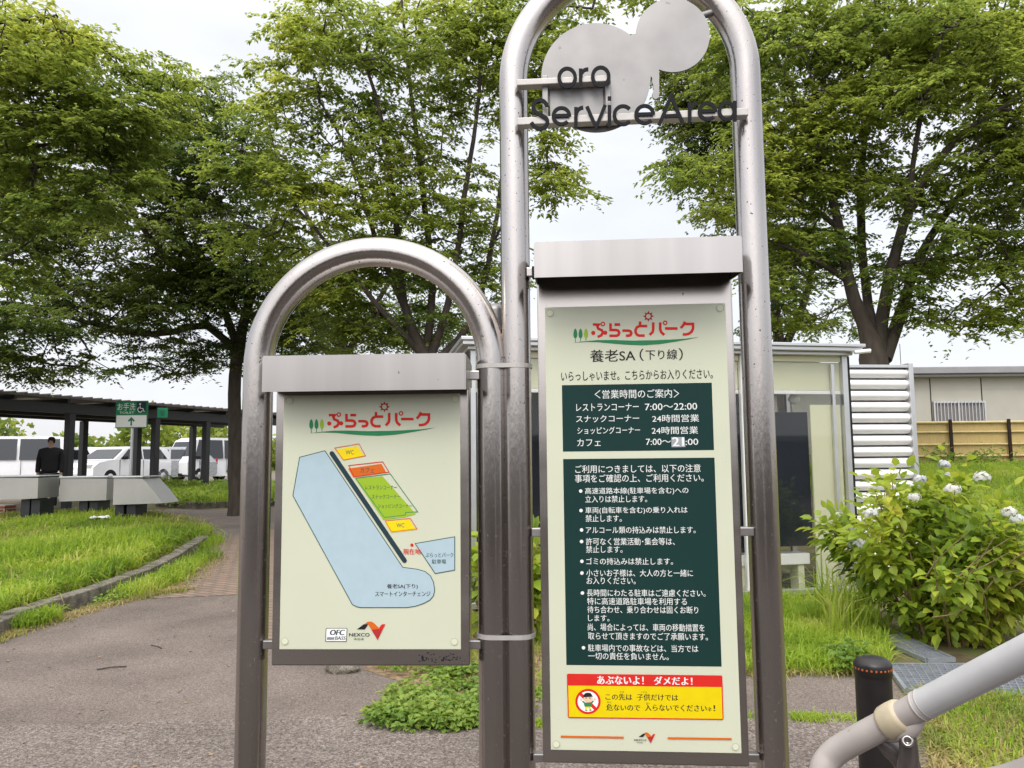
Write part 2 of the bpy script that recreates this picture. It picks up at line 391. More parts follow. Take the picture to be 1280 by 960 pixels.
def brickmat(name, c1, c2, mortar, bw, bh, ms=.012):
    m, n, b = newmat(name)
    tc = n.nodes.new('ShaderNodeTexCoord'); mp = n.nodes.new('ShaderNodeMapping'); mp.inputs['Rotation'].default_value = (0, 0, R(28))
    n.links.new(tc.outputs['Object'], mp.inputs[0])
    t = n.nodes.new('ShaderNodeTexBrick'); t.inputs['Scale'].default_value = 1
    t.inputs['Brick Width'].default_value = bw; t.inputs['Row Height'].default_value = bh; t.inputs['Mortar Size'].default_value = ms
    t.inputs['Color1'].default_value = (*c1, 1); t.inputs['Color2'].default_value = (*c2, 1); t.inputs['Mortar'].default_value = (*mortar, 1)
    n.links.new(mp.outputs[0], t.inputs['Vector'])
    z = n.nodes.new('ShaderNodeTexNoise'); z.inputs['Scale'].default_value = 6; z.inputs['Detail'].default_value = 6
    n.links.new(tc.outputs['Object'], z.inputs['Vector'])
    mr = n.nodes.new('ShaderNodeMapRange'); mr.inputs[3].default_value = .65; mr.inputs[4].default_value = 1.3; n.links.new(z.outputs[0], mr.inputs[0])
    mx = n.nodes.new('ShaderNodeVectorMath'); mx.operation = 'SCALE'
    n.links.new(t.outputs[0], mx.inputs[0]); n.links.new(mr.outputs[0], mx.inputs['Scale']); n.links.new(mx.outputs[0], b.inputs['Base Color'])
    b.inputs['Roughness'].default_value = .9
    bp = n.nodes.new('ShaderNodeBump'); bp.inputs['Strength'].default_value = .5; bp.inputs['Distance'].default_value = .01; bp.invert = True
    n.links.new(t.outputs['Fac'], bp.inputs['Height']); n.links.new(bp.outputs[0], b.inputs['Normal'])
    return m
M['paver'] = brickmat('brick_paver', (.24, .165, .125), (.20, .14, .11), (.10, .085, .06), .21, .105)

xs = np.unique(np.concatenate([np.linspace(-300, -20, 12), np.linspace(-20, 3, 24), np.linspace(3, 14, 45), np.linspace(14, 300, 14)]))
ys = np.unique(np.concatenate([np.linspace(-40, 8, 13), np.linspace(8, 30, 60), np.linspace(30, 420, 14)]))
X, Y = np.meshgrid(xs, ys)
V = np.stack([X, Y, H(X, Y)], -1).reshape(-1, 3)
nx, ny = len(xs), len(ys)
I = np.arange(nx * ny).reshape(ny, nx)
F = np.stack([I[:-1, :-1], I[:-1, 1:], I[1:, 1:], I[1:, :-1]], -1).reshape(-1, 4)
tag(np_mesh('ground', V, F, M['soil'], smooth=True), kind='structure')

def clip(poly, yc, keep_low):
    o = []
    for i in range(len(poly)):
        a, b = poly[i], poly[(i + 1) % len(poly)]
        ina = (a[1] <= yc) == keep_low or abs(a[1] - yc) < 1e-9; inb = (b[1] <= yc) == keep_low or abs(b[1] - yc) < 1e-9
        if ina: o.append(a)
        if ina != inb:
            t = (yc - a[1]) / (b[1] - a[1]); o.append((a[0] + t * (b[0] - a[0]), yc))
    return o
def sheet(name, poly, lift, m, kind='structure'):
    bm = bmesh.new(); rest = [tuple(p[:2]) for p in poly]
    for lo, hi in ((None, 8), (8, 30), (30, None)):
        q = rest
        if lo is not None: q = clip(q, lo, False)
        if hi is not None and q: q = clip(q, hi, True)
        if len(q) < 3: continue
        vs = []
        for p in q:
            if not vs or (Vector(p) - Vector(vs[-1])).length > 1e-4: vs.append(p)
        f = bm.faces.new([bm.verts.new((x, y, .03 * min(max(y - 8, 0), 22) + lift)) for x, y in vs])
    bmesh.ops.triangulate(bm, faces=bm.faces[:])
    for f in bm.faces:
        f.normal_update()
        if f.normal.z < 0: f.normal_flip()
    return tag(MB().bm(bm).build(name, m), kind=kind)
def g2(*pp): return [tuple(gp(*p)[:2]) for p in pp]

edge_coarse = g2((1165, 960), (1152, 905), (1082, 899), (1000, 901), (930, 897), (800, 893), (690, 908), (600, 912), (519, 915), (466, 903), (434, 897), (331, 899), (150, 905), (0, 908), (-200, 905))
sheet('asphalt_apron', [(-60, -30), (2.2, -30)] + edge_coarse + [(-60, edge_coarse[-1][1])], .008, M['coarse'])
bed_edge = g2((1165, 960), (1152, 905), (1113, 846), (1000, 843), (930, 846), (800, 853), (700, 868), (645, 882), (600, 908), (519, 912), (472, 897), (500, 853), (455, 838), (470, 760), (500, 700), (560, 664))
sheet('asphalt_path', [(-60, -30), (2.2, -30)] + bed_edge + [(3, 19.6), (-60, 19.6)], .004, M['asphalt'])
brick_poly = g2((190, 749), (240, 715), (262, 681), (300, 668), (420, 650), (520, 668), (490, 700), (465, 745), (440, 800), (380, 806), (332, 803), (300, 744))
sheet('brick_paving', brick_poly, .008, M['paver'])
sheet('planting_bed', g2((472, 897), (500, 853), (455, 838), (470, 760), (520, 690), (640, 690), (760, 720), (930, 760), (930, 846), (800, 853), (700, 868), (645, 882), (600, 908), (519, 912)), .006, M['litter'])
sheet('parking_area', [(-80, 22.6), (-3, 22.6), (-3, 60), (-80, 60)], .005, M['asphalt'])

kerb_px = [(-160, 850), (0, 797), (22, 787), (122, 752), (185, 727), (230, 703), (258, 683)]
kerb_in = [(264, 675), (258, 664), (236, 656), (190, 652), (100, 649), (0, 652), (-160, 657)]
kp = [gp(*p) for p in kerb_px]; kin = [gp(*p) for p in kerb_in]
sheet('verge_soil', [tuple(p[:2]) for p in kp + kin], .09, M['soil'])
def kerb_run(path, wd=.17, hh=.15):
    """individual weathered stones laid along the path"""
    mb = MB(); rnd = random.Random(4)
    pts = []
    for a, b in zip(path[:-1], path[1:]):
        k = max(1, int((b - a).length / .62)); pts += [a.lerp(b, i / k) for i in range(k)]
    pts.append(path[-1])
    for a, b in zip(pts[:-1], pts[1:]):
        d = (b - a); L = d.length; an = math.atan2(d.y, d.x)
        Mx = Matrix.Translation(a + Vector((0, 0, rnd.uniform(-.012, .008)))) @ Matrix.Rotation(an + rnd.uniform(-.015, .015), 4, 'Z') @ Matrix.Rotation(-math.atan2(d.z, math.hypot(d.x, d.y)), 4, 'Y')
        mb.rbox(.004, L - .004, 0, wd, -.05, hh, .014, Mx)
    return mb
tag(kerb_run(kp + kin[:4]).build('kerb', M['kerbstone']), kind='structure')

def inpoly(P, poly):
    x, y = P[:, 0], P[:, 1]; c = np.zeros(len(P), bool); n = len(poly)
    for i in range(n):
        (x1, y1), (x2, y2) = poly[i][:2], poly[i - 1][:2]
        m = ((y1 > y) != (y2 > y)) & (x < (x2 - x1) * (y - y1) / (y2 - y1 + 1e-12) + x1); c ^= m
    return c
def scatter(poly, n, seed):
    rng = np.random.default_rng(seed); P = np.array([p[:2] for p in poly]); lo, hi = P.min(0), P.max(0); out_ = []
    k = 0
    while k < n:
        q = rng.uniform(lo, hi, (n * 2, 2)); q = q[inpoly(q, poly)]; out_.append(q); k += len(q)
    q = np.concatenate(out_)[:n]
    return np.c_[q, H(q[:, 0], q[:, 1])]
def blades(P, h, wd, lean, seed, hv=.5):
    rng = np.random.default_rng(seed); n = len(P)
    hh = h * (1 - hv / 2 + hv * rng.random(n)) if np.isscalar(h) else h * (1 - hv / 2 + hv * rng.random(n))
    a = rng.uniform(0, 2 * np.pi, n); ln = lean * np.abs(rng.normal(0.6, .45, n))
    d = np.stack([np.cos(a), np.sin(a), np.zeros(n)], 1); s = np.stack([-np.sin(a + rng.normal(0, .7, n)), np.cos(a), np.zeros(n)], 1)
    up = np.array([0, 0, 1.0]); W = (wd * rng.uniform(.6, 1.3, n))[:, None]
    hh_, ln_ = hh[:, None], ln[:, None]
    base = P
    p1 = base + up * hh_ * .5 + d * hh_ * ln_ * .22
    p2 = base + up * hh_ * .85 * (1 - .2 * ln_) + d * hh_ * ln_ * .62
    p3 = base + up * hh_ * (1 - .45 * ln_) + d * hh_ * ln_ * 1.05
    Vv = np.stack([base - s * W / 2, base + s * W / 2, p1 - s * W / 2.2, p1 + s * W / 2.2, p2 - s * W / 3, p2 + s * W / 3, p3 - s * W * .05, p3 + s * W * .05], 1).reshape(-1, 3)
    b = np.arange(n)[:, None] * 8
    Ff = np.concatenate([b + [0, 1, 3, 2], b + [2, 3, 5, 4], b + [4, 5, 7, 6]], 0)
    return Vv, Ff
def leaves(P, D, N, L, Wd, rng, fold=.25, curl=.15):
    """ovate leaves: base P, direction D, normal N; 7 vertices, two halves folded on the midrib"""
    n = len(P); D = D / np.linalg.norm(D, axis=1, keepdims=True)
    T = np.cross(D, N); T /= np.linalg.norm(T, axis=1, keepdims=True) + 1e-9; Nn = np.cross(T, D)
    L = (L * rng.uniform(.65, 1.25, n))[:, None]; Wd = (Wd * rng.uniform(.75, 1.2, n))[:, None]
    mid = P + D * L * .5 - Nn * L * curl * .2; tip = P + D * L - Nn * L * curl
    l1 = P + D * L * .28 + T * Wd * .45 + Nn * Wd * fold; l2 = P + D * L * .65 + T * Wd * .38 + Nn * (Wd * fold - L * curl * .3)
    r1 = P + D * L * .28 - T * Wd * .45 + Nn * Wd * fold; r2 = P + D * L * .65 - T * Wd * .38 + Nn * (Wd * fold - L * curl * .3)
    Vv = np.stack([P, l1, l2, tip, r2, r1, mid], 1).reshape(-1, 3)
    b = np.arange(n)[:, None] * 7
    Ff = np.concatenate([b + [0, 6, 2, 1], b + [6, 3, 3, 2], b + [0, 5, 4, 6], b + [6, 4, 3, 3]], 0)
    return Vv, Ff
def leaves4(P, D, N, L, Wd, rng):
    """small leaves: two folded triangles"""
    n = len(P); D = D / (np.linalg.norm(D, axis=1, keepdims=True) + 1e-9)
    T = np.cross(D, N); T /= np.linalg.norm(T, axis=1, keepdims=True) + 1e-9; Nn = np.cross(T, D)
    L = (L * rng.uniform(.6, 1.3, n))[:, None]; Wd = (Wd * rng.uniform(.7, 1.25, n))[:, None]
    a = P; c = P + D * L - Nn * L * .12
    l = P + D * L * .45 + T * Wd * .5 + Nn * Wd * .15; r = P + D * L * .45 - T * Wd * .5 + Nn * Wd * .15
    Vv = np.stack([a, l, c, r], 1).reshape(-1, 3); b = np.arange(n)[:, None] * 4
    return Vv, b + [0, 3, 2, 1]
def tri_mesh(name, Vv, Ff, m, parent=None):
    """like np_mesh but takes quads whose third and fourth corner may coincide"""
    t1 = Ff[:, [0, 1, 2]]; q = Ff[:, 2] != Ff[:, 3]; t2 = Ff[q][:, [0, 2, 3]]
    return np_mesh(name, Vv, np.concatenate([t1, t2]), m, parent)
# ------------------------------------------------------------------ unseen behind the camera: dark terrace and building added for the steel to reflect
sheet('unseen_dark_terrace', [(-25, -18), (25, -18), (25, 1.9), (-25, 1.9)], .016, brickmat('reflected_dark_paver', (.068, .054, .047), (.056, .044, .038), (.04, .033, .027), .3, .15))
sb = thing('unseen_reflected_building', 'unseen brown building added behind the camera for the steel signs to reflect', 'building', (0, -9, 0))
MB().box(-24, 24, -.3, 0, 0, 2.1).build('wall', mat('reflected_brown_wall', (.085, .06, .048), .6, var=.2, scale=3), sb)
MB().box(-24.5, 24.5, -3, .3, 2.1, 2.3).build('roof', M['fascia'], sb)

# ------------------------------------------------------------------ glass shelter on the right
A0 = at(592, 600, 7.75); A1 = at(1062, 600, 8.5)
SL = math.hypot(A1.x - A0.x, A1.y - A0.y); SA = math.atan2(A1.y - A0.y, A1.x - A0.x)
sh_ = thing('glass_shelter', 'low glazed shelter with cream panels and a thin flat roof behind the notice sign', 'shelter', (A0.x, A0.y, 0), SA)
def lsh(px, py, back=0):             # local x,z on the shelter's front plane, `back` metres behind it
    d = ray(px, py); n = Vector((-math.sin(SA), math.cos(SA), 0)); e = Vector((math.cos(SA), math.sin(SA), 0))
    o = Vector((A0.x, A0.y, 0)) + n * back; dv = Vector(d); t = (o - Vector((0, 0, CAMZ))).dot(n) / dv.dot(n)
    p = Vector((0, 0, CAMZ)) + dv * t; return (p - o).dot(e), p.z
ZT = 2.70; DEP = 2.4
mb = MB(); mb.rbox(-.14, SL + .14, -.20, DEP + .2, ZT - .035, ZT, .006); mb.rbox(-.12, SL + .12, -.17, DEP + .17, ZT - .075, ZT - .037, .004); mb.rbox(-.06, SL + .06, -.08, DEP + .1, ZT - .11, ZT - .077, .004)
mb.build('roof', M['alu'], sh_)
mb = MB(); mb.tube([(SL + .02, -.17, ZT - .09), (SL + .19, -.2, ZT - .075)], .022, 8); mb.build('gutter_spout', M['white_paint'], sh_)
mb = MB(); mb.rbox(-.03, SL + .03, -.03, .06, .07, .125, .004); mb.build('sill', M['alu'], sh_)
MB().box(.02, SL - .02, .02, DEP, 0, .06).build('floor_slab', M['alu_dark'], sh_)
MB().box(.02, SL - .02, .075, DEP - .05, .075, .082).build('floor', M['kerbstone'], sh_)
xp = [0, lsh(700, 500)[0], lsh(815, 500)[0], lsh(929, 500)[0], SL]
zc1 = lsh(985, 487)[1]; zc0 = lsh(985, 452)[1]
for i, x in enumerate(xp):
    w_ = .05 if i < 4 else .06
    MB().rbox(x - w_ / 2, x + w_ / 2, -.02, .05, .126, ZT - .112, .004).build('mullion', M['white_paint'] if i == 3 else M['alu'], sh_)
MB().rbox(SL - .16, SL - .125, -.012, .03, .126, ZT - .2, .004).build('mullion', M['alu'], sh_)
MB().rbox(SL + .034, SL + .07, .0, .08, .08, ZT - .112, .003).build('downpipe', M['alu_dark'], sh_)
for x0, x1 in zip(xp[:-1], xp[1:]):
    a, b = x0 + .027, x1 - .032
    MB().box(a, b, .012, .030, zc0 + .004, ZT - .114).build('lintel_panel', M['cream_wall'], sh_)
    MB().box(a, b, .045, .060, zc1, zc0).build('roller_blind', M['cream_wall'], sh_)
    MB().rbox(a, b, .035, .070, zc1 - .045, zc1 - .004, .006).build('transom', M['white_paint'], sh_)
    MB().box(a, b, .004, .010, .128, zc0).build('glass_pane', M['glass'], sh_)
# interior: navy partition, cream screen, dark back wall
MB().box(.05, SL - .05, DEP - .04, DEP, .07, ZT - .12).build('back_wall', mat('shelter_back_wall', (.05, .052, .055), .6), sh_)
MB().box(.05, SL - .05, .3, DEP - .06, ZT - .24, ZT - .22).build('ceiling_panel', mat('shelter_ceiling', (.09, .09, .09), .7), sh_)
na = lsh(905, 515, .07); nb = lsh(1017, 682, .07)
MB().rbox(na[0], nb[0], .075, .10, nb[1], na[1], .004).build('navy_partition', M['navy'], sh_)
ca = lsh(1012, 506, .05); MB().rbox(ca[0], SL - .04, .045, .070, .13, ca[1], .004).build('cream_screen', M['cream_wall'], sh_)
na = lsh(610, 500, .5); nb = lsh(905, 735, .5); MB().rbox(na[0], nb[0], .5, .54, .1, na[1] - .02, .004).build('navy_partition', M['navy'], sh_)
lp = lsh(988, 498, .32); MB().lathe([(.0, -.07), (.035, -.06), (.06, -.03), (.062, 0), (.04, .03), (.02, .045), (.02, .12)], 16, Matrix.Translation((lp[0], .25, lp[1]))).build('ceiling_lamp', M['white_paint'], sh_)
MB().box(-.012, .012, .07, DEP, .128, ZT - .3).build('side_pane', M['glass'], sh_)
MB().box(SL - .012, SL + .012, .09, DEP, .128, ZT - .3).build('side_pane', M['glass'], sh_)
for y in (DEP / 2, DEP):
    for x in (0, SL): MB().rbox(x - .025, x + .025, y - .025, y + .025, .07, ZT - .112, .003).build('mullion', M['alu'], sh_)
# bench inside
ba = lsh(905, 694, .25); bb = lsh(1004, 703, .25)
bn = thing('bench', 'small white bench standing inside the glass shelter', 'bench', tuple(sh_.matrix_basis @ Matrix.Translation((0, 0, 0)) @ Vector((0, 0, 0))), SA)
MB().rbox(ba[0], bb[0], .11, .34, bb[1], ba[1] + .01, .008).build('seat', M['white_paint'], bn)
for x in (ba[0] + .12, bb[0] - .13):
    MB().rbox(x, x + .07, .13, .30, .083, bb[1] - .002, .004).build('leg', M['cream_wall'], bn)

# ------------------------------------------------------------------ white louvred screen
l0 = at(1060, 600, 9.6); l1 = at(1142, 600, 9.7)
ls = thing('louvre_screen', 'white horizontally corrugated screen wall right of the glass shelter', 'screen', (l0.x, l0.y, 0), math.atan2(l1.y - l0.y, l1.x - l0.x))
LW = (l1 - l0).length; ztop = at(1100, 457, 9.65).z; pitch = 14.05 / FPX * 9.65
k = int((ztop - .05) / pitch)
for i in range(k):
    z1 = ztop - .03 - i * pitch; z0 = z1 - pitch + .015
    prof = [(0.055 - .085 * math.sin(math.pi * t) ** .55, z0 + (z1 - z0) * t) for t in np.linspace(0, 1, 11)]
    mb = MB(); vs = [(x, y, z) for y, z in prof for x in (.02, LW - .012)]
    mb.add(vs, [(2 * j, 2 * j + 1, 2 * j + 3, 2 * j + 2) for j in range(10)], True)
    mb.add([(.02, y, z) for y, z in prof], [tuple(range(10, -1, -1))]); mb.add([(LW - .012, y, z) for y, z in prof], [tuple(range(11))])
    mb.build('slat', M['white_paint'], ls)
MB().box(.0, LW - .005, .060, .075, .03, ztop - .02).build('backing', M['alu_dark'], ls)
MB().rbox(LW - .01, LW + .05, -.05, .09, 0, ztop + .03, .006).build('end_post', M['alu'], ls)
MB().rbox(-.02, LW + .02, -.035, .09, ztop - .028, ztop + .008, .004).build('top_rail', M['alu'], ls)
MB().tube([(LW - .06, .03, ztop), (LW - .06, .03, ztop + .28)], .004, 6).build('wire_stub', M['alu_dark'], ls)

# ------------------------------------------------------------------ low grey building and bamboo fence beyond
gb0 = at(1060, 560, 26); gb = thing('low_building', 'low grey panelled building with a barred window beyond the bamboo fence', 'building', (gb0.x, 26, 1.4))
zf1 = at(1200, 460, 26).z - 1.4; zf0 = at(1200, 472, 26).z - 1.4
MB().box(0, 22, 0, 8, -.3, zf0).build('wall', M['siding'], gb)
mb = MB(); mb.rbox(-.4, 22.4, -.45, 8.4, zf0 + .10, zf1, .02); mb.rbox(-.3, 22.3, -.32, 8.3, zf0 + .002, zf0 + .098, .02); mb.build('roof', M['fascia'], gb)
for pxl in (1163, 1227, 1295): 
    x = at(pxl, 500, 26).x - gb0.x; MB().box(x, x + .03, -.012, -.002, -.2, zf0 - .02).build('panel_joint', M['alu_dark'], gb)
z = at(1200, 487, 26).z - 1.4; MB().box(.02, 21.9, -.008, -.002, z, z + .012).build('panel_joint', M['cabinet'], gb)
wa = at(1168, 504, 25.95); wb = at(1231, 530, 25.95); x0, x1, z1, z0 = wa.x - gb0.x, wb.x - gb0.x, wa.z - 1.4, wb.z - 1.4
wn = MB().box(x0, x1, -.02, -.013, z0, z1).build('window', mat('dull_window', (.20, .19, .19), .25, var=.1), gb)
mb = MB(); mb.box(x0 - .05, x1 + .05, -.1, -.03, z1, z1 + .06); mb.box(x0 - .05, x0, -.1, -.03, z0, z1 - .002); mb.box(x1, x1 + .05, -.1, -.03, z0, z1 - .002); mb.box((x0 + x1) / 2 - .02, (x0 + x1) / 2 + .02, -.06, -.03, z0, z1 - .002); mb.build('frame', M['alu'], wn)
mb = MB()
for i in range(14): x = x0 + (x1 - x0) * (i + .5) / 14; mb.box(x - .012, x + .012, -.12, -.105, z0, z1 + .05)
mb.build('grille', M['alu'], wn)

fp0 = at(1100, 560, 18); fn = thing('bamboo_fence', 'yellow bamboo fence with dark posts on top of the grass slope', 'fence', (fp0.x, 18, 1.2))
zt = at(1200, 527, 18).z - 1.2
MB().box(0, 12, .02, .04, -.1, zt).build('bamboo_panel', M['bamboo'], fn)
for yy in (528, 540, 555.5, 570):
    z = at(1200, yy, 18).z - 1.2; mb = MB(); mb.tube([(0, -.012, z), (12, -.012, z)], .024 if yy > 530 else .03, 8); mb.build('rail', M['bamboo_rail'], fn)
for i in range(9):
    x = at(1187.5, 550, 18).x - fp0.x + (i - 1) * (at(1260.5, 550, 18).x - at(1187.5, 550, 18).x)
    if 0 <= x <= 12: MB().rbox(x - .035, x + .035, -.075, -.04, -.1, zt + .05, .006).build('post', M['post_brown'], fn)

# ------------------------------------------------------------------ covered walkway on the left
W0 = Vector((-11.95, 18.3, 0)); W1 = Vector((-9.0, 26, 0)); dW = (W1 - W0); WL = dW.length
cw = thing('covered_walkway', 'long dark walkway roof on dark posts beyond the grass verge', 'walkway canopy', (W0.x, W0.y, .3), math.atan2(dW.y, dW.x))
zr = 3.22 - .3; X0, X1 = -7.5, WL * 1.35
mb = MB(); mb.rbox(X0, X1, 0, 3.4, zr - .07, zr, .01)
for i in range(60):                       # corrugation battens on the roof
    x = X0 + .15 + i * (X1 - X0 - .3) / 60; mb.box(x, x + .04, -.03, 3.43, zr + .002, zr + .03)
mb.build('roof', M['canopy_roof'], cw)
for y in (.25, 1.7, 3.1): MB().rbox(X0 + .1, X1 - .1, y, y + .12, zr - .42, zr - .16, .008).build('beam', M['canopy'], cw)
for i in range(13):
    x = X0 + .6 + i * (X1 - X0 - 1.2) / 12; MB().rbox(x, x + .08, .08, 3.3, zr - .158, zr - .075, .004).build('joist', M['canopy'], cw)
for i in range(9):
    x = X0 + .4 + i * (X1 - X0 - .8) / 9; MB().box(x + .2, x + .62, .5, 1.5, zr - .074, zr - .0715).build('skylight', M['white_paint'], cw)
for t in (-.55, -.12, .254, .6, .85, 1.15):
    for y in (.31, 3.16):
        x = WL * t; gx = W0 + dW * t; MB().rbox(x - .09, x + .09, y - .09, y + .09, float(H(gx.x, gx.y)) - .75, zr - .425, .01).build('post', M['canopy'], cw)

# toilet sign
ts0 = at(163, 560, 17.6); ts = thing('toilet_sign', 'green and white toilet direction sign with wheelchair symbol on a thin post', 'sign', (ts0.x, 17.6, float(H(ts0.x, 17.6))), R(-2))
zb = float(H(ts0.x, 17.6)); bz0 = at(163, 535, 17.6).z - zb; bz1 = at(163, 501, 17.6).z - zb; hw = 20.3 / FPX * 17.6; bzm = (bz1 + bz0) / 2 - .02
MB().tube([(0, .05, -.1), (0, .05, bz0 + .3)], .03, 12).build('post', M['alu'], ts)
MB().rbox(-hw, hw, 0, .03, bz0, bz1, .006).build('board', M['sign_green'], ts)
MB().box(-hw + .02, hw - .02, -.003, -.0005, bz0 + .02, bzm).build('white_field', M['white_paint'], ts)
MB().box(hw * .3, hw - .04, -.003, -.0005, bzm + .06, bz1 - .03).build('symbol_field', M['ink_slate'], ts)
def stext(body, x0, x1, z0, z1, m, parent, y=-.005):
    c = bpy.data.curves.new('txt', 'FONT'); c.body = body; c.resolution_u = 2
    o = bpy.data.objects.new('txt', c); COL.objects.link(o); bpy.context.view_layer.update()
    me = o.to_mesh(); v = np.array([q.co[:] for q in me.vertices]); f = [tuple(p.vertices) for p in me.polygons]; o.to_mesh_clear()
    bpy.data.objects.remove(o); bpy.data.curves.remove(c)
    lo, hi = v.min(0), v.max(0); mb = MB()
    mb.add([(x0 + (p[0] - lo[0]) / (hi[0] - lo[0]) * (x1 - x0), y, z0 + (p[1] - lo[1]) / (hi[1] - lo[1]) * (z1 - z0)) for p in v], f)
    return mb.build('lettering', m, parent)
stext('お手洗', -hw + .04, hw * .22, bzm + .11, bz1 - .05, M['white_paint'], ts)
stext('TOILET', -hw + .09, hw * .16, bzm + .035, bzm + .085, M['white_paint'], ts)
zc_ = (bz0 + bzm) / 2; mb = MB(); mb.prism([(-.018, zc_ - .09), (.018, zc_ - .09), (.018, zc_ + .03), (.055, zc_ - .005), (.08, zc_ + .02), (0, zc_ + .105), (-.08, zc_ + .02), (-.055, zc_ - .005), (-.018, zc_ + .03)], -.006, -.004); mb.build('arrow', M['sign_green'], ts)
wx, wz = hw * .62, (bzm + bz1) / 2; mb = MB()
mb.tube([(wx - .03 + .055 * math.cos(t), -.006, wz - .04 + .055 * math.sin(t)) for t in np.linspace(2.0, 6.0, 14)], .010, 6)
mb.tube([(wx - .035, -.006, wz + .05), (wx - .03, -.006, wz - .01), (wx + .03, -.006, wz - .015), (wx + .055, -.006, wz - .08), (wx + .08, -.006, wz - .075)], .011, 6)
mb.lathe([(.001, -.003), (.02, -.003), (.02, .003), (.001, .003)], 12, Matrix.Translation((wx - .037, -.006, wz + .085)) @ Matrix.Rotation(R(90), 4, 'X')); mb.build('wheelchair_symbol', M['white_paint'], ts)
# small phone sign fixed to the walkway post
gx = W0 + dW * .6; pz = at(203, 516, gx.y - .3).z
ps_ = thing('phone_sign', 'small green square sign with telephone symbol under the walkway roof edge', 'sign', (at(203, 516, gx.y - .3).x, gx.y - .3, pz))
MB().rbox(-.15, .15, 0, .02, -.14, .14, .004).build('board', M['sign_green'], ps_); stext('☎', -.08, .08, -.08, .08, M['ink_line'], ps_)
mb = MB(); mb.box(-.02, .02, .021, .3, .05, .09); mb.build('arm', M['canopy'], ps_)

# slanted metal cabinets at the back of the verge
def cabinet(label, px0, px1, y0, y1, Yd, tail, legs):
    a = at(px0, y1, Yd); b = at(px1, y0, Yd); gz = float(H(a.x, Yd)); o = thing('information_cabinet', label, 'cabinet', ((a.x + b.x) / 2, Yd, gz), 0, 'slanted metal cabinets behind the grass')
    hw_ = (b.x - a.x) / 2; z0 = a.z - gz; z1 = b.z - gz
    mb = MB(); mb.prism([(-hw_, z0), (hw_ + tail, z0 + .02), (hw_ + tail * .55, z0 + (z1 - z0) * .5), (hw_, z1 - .02), (-hw_, z1)], 0, .75); mb.build('body', M['cabinet'], o)
    MB().rbox(-hw_ - .02, hw_ + .02, -.02, .77, z1 + .002, z1 + .03, .006).build('top_plate', M['alu'], o)
    for p in legs:
        x = at(p, y1, Yd).x - o.location.x; MB().rbox(x - .09, x + .09, .1, .6, -.15, z0 - .002, .01).build('leg', M['canopy'], o)
cabinet('grey slanted cabinet at the left picture edge, nearest the brick pier', -22, 48, 596, 625, 16, 0, (28, 41))
cabinet('grey slanted cabinet in the middle of the row behind the grass', 74, 134, 597, 627, 16.4, 0, (101, 114))
cabinet('grey cabinet with a long wedge-shaped end at the right of the row', 141, 178, 597, 631, 15.6, .42, (146, 161))
b0 = at(-14, 650, 17); bz = float(H(b0.x, 17)); br = MB().rbox(-.5, .33, 0, .4, -.1, .36, .01).build('brick_pier', brickmat('red_bricks', (.26, .055, .035), (.20, .045, .03), (.32, .29, .26), .21, .07, .012))
br.location = (b0.x, 17, bz); tag(br, 'low red brick pier at the far left edge of the grass', 'brick pier')
br.data.materials[0].node_tree.nodes['Mapping'].inputs['Rotation'].default_value = (R(90), 0, 0)

# far planting bed with kerb beyond the path
fb = g2((195, 634), (245, 636), (300, 634), (345, 632), (350, 612), (190, 612))
sheet('far_bed', fb, .12, M['litter']); tag(kerb_run([gp(*p) for p in ((193, 633), (245, 636), (300, 634), (345, 631))], .12, .16).build('far_kerb', M['kerbstone']), kind='structure')

